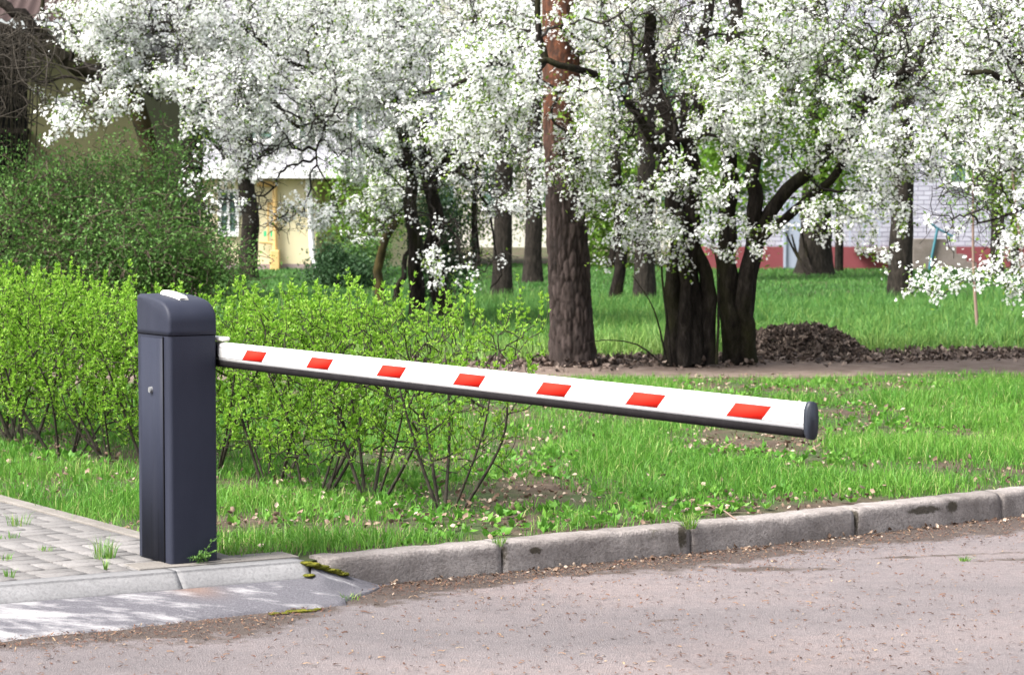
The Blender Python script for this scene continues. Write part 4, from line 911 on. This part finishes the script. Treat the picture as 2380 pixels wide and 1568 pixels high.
# thicket on the left
GT = "brown and green shrubs of the thicket behind the hedge"
TL = ["brown twiggy shrub at the left edge of the thicket", "dense brown and green thicket shrub right of the leftmost one", "tall pale green pointed shrub in the middle of the thicket", "dark green thicket shrub under the climber wrapped trunk", "low green thicket shrub nearest the yellow house", "bushy thicket shrub behind the barrier cabinet's hood"]
TS = [(40, 790, [Lb(20, 510, 25.6, .7, .7, .62), Lb(60, 430, 25.6, .55, .6, .4, .7)]), (150, 785, [Lb(150, 510, 25.8, .6, .7, .6), Lb(130, 430, 25.8, .5, .6, .35, .7)]), (270, 775, [Lb(270, 470, 26.4, .4, .5, .6), Lb(278, 350, 26.4, .12, .2, .34, .8), Lb(230, 500, 26.2, .5, .5, .5)]),
      (395, 775, [Lb(390, 480, 26.5, .5, .6, .7), Lb(375, 390, 26.5, .22, .3, .4, .7)]), (470, 765, [Lb(462, 580, 27, .33, .5, .35), Lb(440, 500, 27, .25, .4, .4)]), (320, 790, [Lb(330, 560, 25.2, .6, .6, .5), Lb(230, 580, 25.2, .5, .5, .45)])]
for i, (px, py, lob) in enumerate(TS):
    lob = lob + [Lb(lob[0][0][0] / lob[0][0][1] * F + CX, 625, 25.6, .62, .45, .32, 1.6)]
    rt = leafy_tree(TL[i], px, py, lob, (7000, 7000, 8000, 8500, 6500, 6500)[i], .038, 'thicket_leaf', 320 + i, name='thicket_shrub', trunk_r=.02, group=GT, n_t=1500, twigm='brown_twig')
# bare vines at the upper left
rg = np.random.default_rng(88); b = at(10, 770, LAWNZ); root = empty('bare_vine_shrub', b); tag(root, "tangle of bare brown vine stems hanging before the dark opening at the upper left", 'shrub')
parts = []
for i in range(150):
    x0 = rg.uniform(-90, 75); y0 = rg.uniform(40, 160); pts = [atd(x0, y0, 25.5 + rg.normal(0, .25))]
    if i % 5 == 0: pts = [b + rg.normal(0, .15, 3) * np.array([1, 1, 0])] + [atd(x0 + rg.normal(0, 20), 330, 25.5)] + pts
    for k in range(4): pts.append(pts[-1] + np.array([rg.normal(0, .16), rg.normal(0, .1), -rg.uniform(-.05, .26)]))
    L = smoothline(pts, .1); parts.append(tubes(L[:-1], L[1:], np.full(len(L) - 1, .006), np.full(len(L) - 1, .0055), 4))
V, Fs = merge(parts); mk('stems', V - b, Fs, M['hedge_stem'], root)

# ------------------------------------------------------------------ the bright hedge: one shrub per stool
HROOTS = []
def hedge_shrub(seed, hgt=.97, rad=.42, n_t=420, n_leaf=14500, bare=.13):
    rg = np.random.default_rng(seed); root = empty('hedge_shrub')
    SP, SPar, SL, parts = [], [], [], []
    for s in range(5):
        a = rg.random() * 6.28; p0 = np.array([math.cos(a), math.sin(a), 0]) * rg.uniform(.02, .09); p1 = p0 + np.array([math.cos(a) * .14, math.sin(a) * .17, .36 * hgt]) + rg.normal(0, .06, 3)
        p2 = p1 + np.array([math.cos(a) * .10, math.sin(a) * .10, .35 * hgt]) + rg.normal(0, .05, 3); L = smoothline([p0 - np.array([0, 0, .04]), p1, p2], .07); o = len(SP)
        parts.append(tubeline(L, np.linspace(rg.uniform(.006, .013), .004, len(L)), 7, .12, seed + s))
        for i in range(len(L)): SP.append(L[i]); SPar.append(o + i - 1 if i else -1); SL.append(i * .05 if L[i][2] > .2 else 5)
    T = rg.uniform(-1, 1, (n_t * 2, 3)); T = T[(np.abs(T[:, 0]) ** 2.5 + np.abs(T[:, 1]) ** 2.5) < 1][:n_t]
    z = bare + (hgt - bare) * rg.random(len(T)) ** .75; wz = .55 + .45 * np.clip((z - .1) / .5, 0, 1); T = np.stack([T[:, 0] * rad * wz * 1.1, T[:, 1] * rad * wz * 1.1, z + .12 * (rg.random(len(T)) - .5)], 1)
    nd, pr, od, N0 = grow((np.array(SP), np.array(SPar), np.array(SL)), T, .35); od = np.array(od)
    acc = np.zeros(len(nd))
    for k in reversed(od):
        acc[k] = max(acc[k], 1)
        if pr[k] >= N0: acc[pr[k]] += acc[k]
    r1 = .0021 * np.maximum(acc[od], 1) ** .4; P0, P1 = nd[pr[od]], nd[od]; mid = (P0 + P1) / 2 + rg.normal(0, .1, P0.shape) * np.linalg.norm(P1 - P0, axis=1, keepdims=True)
    # end shoots pointing up
    top = np.where(acc[od] <= 1)[0]; e0 = P1[top]; e1 = e0 + np.stack([rg.normal(0, .025, len(top)), rg.normal(0, .025, len(top)), rg.uniform(.04, .13, len(top)) * (1 + .9 * (rg.random(len(top)) < .12))], 1)
    S0 = np.concatenate([P0, mid, e0]); S1 = np.concatenate([mid, P1, e1]); Ra = np.concatenate([r1 * 1.15, r1 * 1.1, np.full(len(top), .0018)]); Rb = np.concatenate([r1 * 1.1, r1, np.full(len(top), .0011)])
    V, Fs = merge(parts + [tubes(S0, S1, Ra, Rb, 4)]); mk('stems', V, Fs, M['hedge_stem'], root)
    w = np.linalg.norm(S1 - S0, axis=1) * np.clip((S0[:, 2] - .03) / .35, .12, 1); w[-len(top):] *= 2.2
    nc = n_leaf // 4; e = rg.choice(len(S0), nc, p=w / w.sum()); c = S0[e] + (S1[e] - S0[e]) * rg.random((nc, 1)); ax = (S1[e] - S0[e]); ax /= np.linalg.norm(ax, axis=1, keepdims=True)
    C = np.repeat(c, 4, 0); A = np.repeat(ax, 4, 0); D = rg.normal(0, 1, C.shape); D -= A * (D * A).sum(1, keepdims=True); D /= np.linalg.norm(D, axis=1, keepdims=True); D = D + A * rg.uniform(.3, 1.3, (len(C), 1)) + np.array([0, 0, .25])
    B = basis_dir(D, rg); B = B.copy(); B[:, 0] *= .95
    V, Fs = inst(C, B, rg.uniform(.013, .028, len(C)), LEAFQ, LEAFF)
    r = np.clip(rg.normal(.35, .2, len(C)) + .45 * np.clip((C[:, 2] - .35) / .7, 0, 1), 0, 1)
    mk('leaves', V, Fs, M['hedge_leaf'], root, attrs={'rnd': np.repeat(rg.random(len(C)) * .85 + .1, 5)})
    return root
PERP = np.array([HEDGEU[1], -HEDGEU[0]])
protos = [hedge_shrub(500 + i, n_t=400) for i in range(4)]
first = hedge_shrub(520, .96, .44, 320, 7000, .22); first.location = (*HEDGE0, LAWNZ); first.rotation_euler.z = .6
GH = "bright green shrubs of the hedge"
tag(first, "bright green hedge shrub at the open lawn end with bare forked stems", 'shrub', GH)
rg = np.random.default_rng(66); used = [False] * 4; kk = 0
for row, off in ((0, 0.0),):
    for s in np.arange(.55 if row == 0 else .75, 6.9, .50):
        i = kk % 4; kk += 1
        o = copy_tree(first) if s < .6 else (protos[i] if not used[i] else copy_tree(protos[i])); used[i] = used[i] or s >= .6
        p = HEDGE0 + HEDGEU * (s + rg.normal(0, .05)) + PERP * (off + rg.normal(0, .06)) + (np.array([0.0, .0]))
        o.location = (p[0], p[1], LAWNZ); o.rotation_euler = (0, 0, rg.random() * 6.28); sc_ = rg.uniform(.90, 1.03) * (.93 if row == 1 and s < .5 else 1); o.scale = (sc_, sc_, sc_ * rg.uniform(.95, 1.05))
        lab = "bright green leafy shrub grown into the dense hedge row behind the barrier cabinet" if row == 0 else "bright green shrub in the hedge's rear row, only its leafy top showing"
        tag(o, lab, 'shrub', GH if row == 0 else "rear row of the bright green hedge")

# ------------------------------------------------------------------ leaf heap
rg = np.random.default_rng(70); b = at(1870, 836, LAWNZ); nu, nv = 60, 60; hx_, hy_, hz_ = .66, .6, .335
uu, vv = np.meshgrid(np.linspace(-1, 1, nu), np.linspace(-1, 1, nv), indexing='ij'); rr = np.sqrt(uu ** 2 + vv ** 2)
def heap(u, v): r = np.sqrt(u * u + v * v); return hz_ * np.clip(1 - np.clip(r, 0, 1) ** 2.6, 0, 1) * (.88 + .3 * (vnoise(u * 3 + 9, v * 3 + 9, 12, 3) - .4)) - .02
V = np.stack([uu.ravel() * hx_, vv.ravel() * hy_ + .3, heap(uu.ravel(), vv.ravel()) + .0], 1); i, j = np.meshgrid(np.arange(nu - 1), np.arange(nv - 1), indexing='ij'); a = (i * nv + j).ravel()
hp = [(V, [np.stack([a, a + nv, a + nv + 1, a + 1], 1)])]
n = 6000; ang = rg.random(n) * 6.283; r0 = np.sqrt(rg.random(n)) * 1.06; u, v = np.cos(ang) * r0, np.sin(ang) * r0
C = np.stack([u * hx_, v * hy_ + .3, np.maximum(heap(u, v), -.01) + rg.uniform(-.005, .022, n)], 1)
N = np.stack([u * 1.2 + rg.normal(0, .7, n), v * 1.2 + rg.normal(0, .7, n), np.ones(n)], 1); V2, F2 = inst(C, bases(N, rg), rg.uniform(.03, .07, n), CURL, CURLF); hp.append((V2, F2))
Vh, Fh = merge(hp); rn = np.concatenate([np.zeros(len(V)), np.repeat(rg.random(n) ** 1.5, len(CURL))])
o = mk('leaf_heap', Vh, Fh, M['mulch'], attrs={'rnd': rn}); o.location = b; tag(o, "rounded heap of dark brown dead leaves behind the dirt path", 'leaf heap')

# ------------------------------------------------------------------ small growth: tufts, weed, moss, stick
def tuft(label, pos, n, h, seed, spread=.05, m_='grass', lean=.6, name='grass_tuft'):
    rg = np.random.default_rng(seed); az = rg.random(n) * 6.283; rr = spread * np.sqrt(rg.random(n)); bx_ = np.stack([np.cos(az) * rr, np.sin(az) * rr, np.full(n, -.005)], 1)
    hh = h * rg.uniform(.5, 1.15, n); a2 = az + rg.normal(0, .6, n); D = np.stack([np.cos(a2), np.sin(a2)], 1); ln = np.abs(rg.normal(.35, lean * .5, n)) * hh; w = rg.uniform(.0022, .0045, n)
    fa = rg.random(n) * np.pi; S3 = np.stack([np.cos(fa) * w / 2, np.sin(fa) * w / 2, 0 * w], 1)
    mid = bx_ + np.concatenate([D * (ln * .35)[:, None], (hh * .62)[:, None]], 1); tip = bx_ + np.concatenate([D * ln[:, None], (hh * .95)[:, None]], 1)
    V = np.stack([bx_ - S3, bx_ + S3, mid + S3 * .8, mid - S3 * .8, tip], 1).reshape(-1, 3); o5 = (np.arange(n) * 5)[:, None]
    o = mk(name, V, [o5 + np.array([[0, 1, 2, 3]]), o5 + np.array([[3, 2, 4]])], M[m_], attrs={'rnd': np.repeat(np.clip(rg.normal(.6, .3, n), 0, 1), 5)}); o.location = pos
    return tag(o, label, 'weed', "grass tufts in the paving and kerb joints")
for (px, py, n, h, sp, lab) in ((242, 1296, 90, .10, .045, "largest grass tuft in the paving just left of the cabinet"), (45, 1220, 40, .075, .05, "thin grass tuft near the upper left of the paving"), (108, 1278, 30, .03, .035, "low yellowish grass tuft in the middle of the paving"), (22, 1340, 26, .04, .02, "small leafy tuft near the low kerb at the left edge"), (10, 1300, 26, .035, .04, "low tuft cut by the left edge of the photo"), (245, 1322, 22, .05, .005, "few dry blades just in front of the largest paving tuft"), (20, 1250, 24, .04, .05, "sparse tuft at the left edge below the thin tuft")):
    tuft(lab, at(px, py, 0), n, h, px, sp)
tuft("grass tuft hanging from the open joint between two kerb stones", np.append(kerb_pt(.826, -.01), -.012), 90, .085, 3, .03, lean=1.2)
for (px, py, n, h, sp, lab) in ((2240, 1303, 40, .035, .02, "small green weed growing from the crack in the road at the right"), (812, 1393, 40, .035, .04, "low green tuft at the lower right tip of the worn ramp"), (668, 1412, 30, .022, .05, "flat green growth at the lower edge of the worn ramp beside the moss")):
    o = tuft(lab, at(px, py, ROADZ), n, h, px, sp, lean=1.3)
o = tuft("small grass tuft at the joint of the first two grey kerb stones", np.append(kerb_pt(-.043, -.03), -.012), 50, .05, 9, .03)
rg = np.random.default_rng(12)
pw = np.array([*(A0[:2] + VX * .13 + UX * .02), .004]); root = empty('weed_plant', pw); tag(root, "small grey green leafy weed at the foot of the barrier cabinet", 'weed')
parts = []; C = []
for s in range(9):
    a = rg.uniform(-.9, 1.0); p0 = np.array([rg.uniform(-.03, .03), 0, 0]); tipz = (.035 if s else .13) * rg.uniform(.7, 1.3)
    d2 = VX * math.sin(a) * .075 + UX * rg.uniform(.01, .05); 
    if s == 0: d2 = VX * .085 + UX * .01
    p0[:2] = VX * rg.uniform(-.03, .03); L = smoothline([p0, p0 + np.array([d2[0] * .5, d2[1] * .5, tipz * .7]), p0 + np.array([d2[0], d2[1], tipz])], .008)
    parts.append(tubes(L[:-1], L[1:], np.full(len(L) - 1, .0012), np.full(len(L) - 1, .001), 4)); C += [p for p in L[2:]]
V, Fs = merge(parts); mk('stems', V, Fs, M['thicket_leaf'], root, attrs={'rnd': np.full(len(V), .5)})
C = np.repeat(np.array(C), 2, 0); V, Fs = leafcloud(C, .016, rg); mk('leaves', V, Fs, M['thicket_leaf'], root, attrs={'rnd': np.repeat(rg.random(len(C)), 5)})
def mosslump(label, pts, r, seed):
    rg = np.random.default_rng(seed); parts = []
    for p in pts:
        bm = bmesh.new(); bmesh.ops.create_icosphere(bm, subdivisions=3, radius=1)
        V = np.array([v.co[:] for v in bm.verts]); Fq = np.array([[v.index for v in f.verts] for f in bm.faces]); bm.free()
        nn_ = vnoise(V[:, 0] * 3 + 9 + p[0] * 50, V[:, 1] * 3 + V[:, 2] * 2 + 9, seed, 3); s = r * rg.uniform(.6, 1.3)
        parts.append((V * (.7 + .6 * nn_[:, None]) * np.array([s * 1.5, s, s * .38]) + np.asarray(p), [Fq]))
    V, Fs = merge(parts); c = V.mean(0); o = mk('moss_clump', V - c, Fs, M['moss'], smooth=True); o.location = c; return tag(o, label, 'moss', "olive moss clumps by the worn ramp")
z_ = lambda x, o: np.array([*kerb_pt(x, o), 0])
mosslump("long olive moss clump where the low kerb meets the first grey kerb stone", [z_(-.862 + .017 * i, .012 + .006 * ((i * 7) % 3)) + [0, 0, -.010 - .0072 * i] for i in range(10)], .020, 1)
mosslump("small olive moss clump on the corner of the pale low kerb", [z_(-.875, .06) + [0, 0, -.055]], .022, 2)
mosslump("flat olive moss clump at the lower edge of the worn ramp", [z_(-1.0 - .033 * i, .43 + .012 * ((i * 5) % 3)) + [0, 0, ROADZ + .004] for i in range(6)], .018, 3)
p0, p1, p2 = at(1712, 1207, .0), at(1670, 1180, .02), at(1620, 1172, .03); b = np.array([*p0[:2], 0.0]); L = smoothline([p0, p1, p2], .02); V, Fs = tubeline(L, np.linspace(.004, .002, len(L)), 6); o = mk('dry_stick', V - b, Fs, M['sapling'], smooth=True); o.location = b; tag(o, "thin dry stick lying in the grass behind the kerb", 'stick')

# ------------------------------------------------------------------ buildings
def part(name, dims, m_, par, bev=0): return boxobj(name, dims, M[m_], par, bev)
def window(par, x0, x1, z0, z1, y, frame='trim', bars=1):
    fr_ = bmesh.new(); t_ = .07
    box(fr_, x0, x1, y - .05, y + .1, z1 - t_, z1); box(fr_, x0, x1, y - .09, y + .1, z0 - .04, z0 + t_ - .001)
    box(fr_, x0, x0 + t_, y - .049, y + .1, z0 + t_, z1 - t_ - .001); box(fr_, x1 - t_, x1, y - .049, y + .1, z0 + t_, z1 - t_ - .001)
    for i in range(bars): xm = x0 + (x1 - x0) * (i + 1) / (bars + 1); box(fr_, xm - .03, xm + .03, y - .04, y + .1, z0 + t_, z1 - t_ - .002)
    f_ = bmobj('window', fr_, M[frame], par); part('pane', (x0 + t_ * .5, x1 - t_ * .5, y - .012, y + .05, z0 + t_ * .5, z1 - t_ * .5), 'glass', f_)
# yellow house
d = 54.0; X = lambda px: (px - CX) / F * d; Zf = lambda py: EYE - (py - HOR) / F * d
hx0, hx1 = X(430), X(1000); yh = empty('yellow_house', ((hx0 + hx1) / 2, d, 0)); tag(yh, "yellow rendered house with pale upper storey behind the left plum trees", 'house')
ox = (hx0 + hx1) / 2
part('wall', (hx0 - ox, X(735) - ox, 0, 8, Zf(613), Zf(415)), 'yellow_wall', yh); part('side_wall', (X(735) - ox + .002, hx1 - ox, 1.6, 8, -.1, Zf(415)), 'yellow_wall', yh)
part('plinth', (hx0 - ox, X(735) - ox, -.03, 7.9, -.1, Zf(613) - .002), 'plinth', yh)
part('ledge', (hx0 - ox - .1, hx1 - ox + .1, -.45, 8.1, Zf(415) + .002, Zf(395)), 'trim', yh); part('upper_wall', (hx0 - ox, hx1 - ox, .1, 8, Zf(395) + .002, 9.5), 'lilac', yh); part('roof', (hx0 - ox - .4, hx1 - ox + .4, -.4, 8.4, 9.502, 9.8), 'roof', yh)
window(yh, X(508) - ox, X(556) - ox, Zf(545), Zf(440), 0)
for (a, b_) in ((560, 640), (800, 850), (690, 740)): window(yh, X(a) - ox, X(b_) - ox, Zf(330), Zf(190), .1)
def pipe(name, pts, r, m_, par): L = np.array(pts, float); V, Fs = merge([tubes(L[:-1], L[1:], np.full(len(L) - 1, r), np.full(len(L) - 1, r), 10)]); return mk(name, V, Fs, M[m_], par, smooth=True)
dp = X(729) - ox; pipe('drainpipe', [(dp - .1, -.15, Zf(415)), (dp, -.15, 0.25), (dp + .04, -.22, .1), (dp + .16, -.5, .0)], .065, 'trim', yh)
gp = X(641) - ox; g = pipe('gas_pipe', [(X(600) - ox, -.12, Zf(428)), (gp, -.12, Zf(428)), (gp, -.12, .3)], .055, 'gas', yh)
pipe('gas_branch', [(gp, -.12, Zf(472)), (gp - .16, -.12, Zf(474))], .03, 'gas', g); pipe('gas_branch', [(gp, -.12, Zf(565)), (gp - .2, -.12, Zf(563)), (gp - .34, -.12, Zf(562))], .03, 'gas', g); pipe('gas_branch', [(gp - .15, -.12, Zf(474)), (gp - .15, -.12, Zf(564))], .02, 'gas', g)
bm = bmesh.new(); box(bm, gp - .1, gp + .1, -.26, -.02, -.05, .42, .02); bmobj('pipe_cover', bm, M['gas'], g)
for px in (618, 634): part('green_plate', (X(px - 3) - ox, X(px + 3) - ox, -.14, -.11, Zf(549), Zf(537)), 'green_label', g)
# white brick house on the right
d = 54.5; rx0, rx1 = X(1640), X(2900); ox = (rx0 + rx1) / 2; rb = empty('white_brick_house', (ox, d, 0)); tag(rb, "white brick house with a dark red plinth behind the right trees", 'house')
zp = Zf(573)
dx0, dx1 = X(1826) - ox, X(1880) - ox
part('wall', (rx0 - ox, rx1 - ox, 0, 9, zp, 9.0), 'white_brick', rb)
part('plinth', (rx0 - ox, dx0, -.06, 8.9, -.1, zp - .002), 'red_plinth', rb); part('plinth', (dx1, rx1 - ox, -.06, 8.9, -.1, zp - .002), 'red_plinth', rb)
dr = part('door', (dx0, dx1, -.05, .2, 0, Zf(470)), 'door', rb); part('door_frame', (dx0 - .06, dx0 - .002, -.1, .2, .0, Zf(468)), 'door', dr)
part('ledge', (X(1985) - ox, X(2075) - ox, -.35, -.062, zp - .12, zp - .005), 'step', rb)
gr = bmesh.new()
for px in (1972, 1975 + 28, 2040, 2072): box(gr, X(px) - ox - .012, X(px) - ox + .012, -.2, -.176, zp, Zf(515))
box(gr, X(1972) - ox, X(2075) - ox, -.199, -.177, Zf(515) + .001, Zf(515) + .03); bmobj('grille', gr, M['door'], rb)
part('roof', (rx0 - ox - .4, rx1 - ox + .4, -.4, 9.4, 9.002, 9.3), 'roof', rb)
window(rb, X(2200) - ox, X(2290) - ox, Zf(430), Zf(290), 0); window(rb, X(1700) - ox, X(1780) - ox, Zf(430), Zf(290), 0)
stp = empty('concrete_steps', (X(2165), d - .062, 0)); tag(stp, "worn concrete steps against the red plinth of the white brick house", 'steps')
for i in range(4): part('step', (-.55 + .0 * i, .15 + (3 - i) * .22, -.9, -.01, i * .165 - (.1 if i == 0 else -.001), (i + 1) * .165), 'step', stp)
rl = empty('stair_railing', (X(2150), d - 1.0, 0)); tag(rl, "teal metal railing beside the concrete steps", 'railing')
pipe('post', [(-.08, 0, 0), (.10, 0, Zf(527))], .03, 'rail', rl); pipe('handrail', [(-.08, 0, Zf(515)), (.10, 0, Zf(530)), (.42, 0, Zf(548))], .025, 'rail', rl)
# cream house far behind, added as a pale backdrop to whiten the gap
ch = empty('cream_backdrop_house', (1.0, 80, 0)); tag(ch, "pale cream house added far behind to whiten the gap between the two other houses", 'house')
part('wall', (-9, 7, 0, 10, -.1, 8.5), 'cream', ch); part('roof', (-9.4, 7.4, -.4, 10.4, 8.502, 8.8), 'roof', ch)
for k in range(-4, 4): window(ch, k * 1.9 - .1, k * 1.9 + 1.0, 1.2, 2.8, 0); window(ch, k * 1.9 - .1, k * 1.9 + 1.0, 4.4, 6.0, 0)
# outbuilding upper left
d = 34.0; X = lambda px: (px - CX) / F * d; Zf = lambda py: EYE - (py - HOR) / F * d
ox = X(20); sh = empty('outbuilding', (ox, d, 0)); tag(sh, "old outbuilding with olive wall and corrugated red roof at the upper left", 'shed')
part('wall', (X(68) - ox, X(330) - ox, 0, 4, -.1, Zf(120)), 'olive_wall', sh); part('brick_band', (X(68) - ox, X(330) - ox, .01, 4, Zf(120) + .002, Zf(62)), 'grey_brick', sh)
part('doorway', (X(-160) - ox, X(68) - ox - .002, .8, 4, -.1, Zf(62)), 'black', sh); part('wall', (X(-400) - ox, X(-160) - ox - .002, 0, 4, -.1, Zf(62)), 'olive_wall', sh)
part('sill', (X(-160) - ox, X(72) - ox, -.3, .3, Zf(312), Zf(300)), 'bark', sh)
xs = np.linspace(X(-420) - ox, X(345) - ox, 260); V = []
for x in xs:
    w_ = .025 * math.sin(x / .15 * 2 * math.pi)
    V += [(x, -.5, Zf(55) + w_), (x, 2.2, Zf(55) + 1.4 + w_)]
i = np.arange(len(xs) - 1) * 2; o = mk('roof', V, np.stack([i, i + 2, i + 3, i + 1], 1), M['roof'], sh, smooth=True); md = o.modifiers.new('s', 'SOLIDIFY'); md.thickness = .012
print("objects", len(bpy.data.objects), "polys", sum(len(o.data.polygons) for o in bpy.data.objects if o.type == 'MESH'))
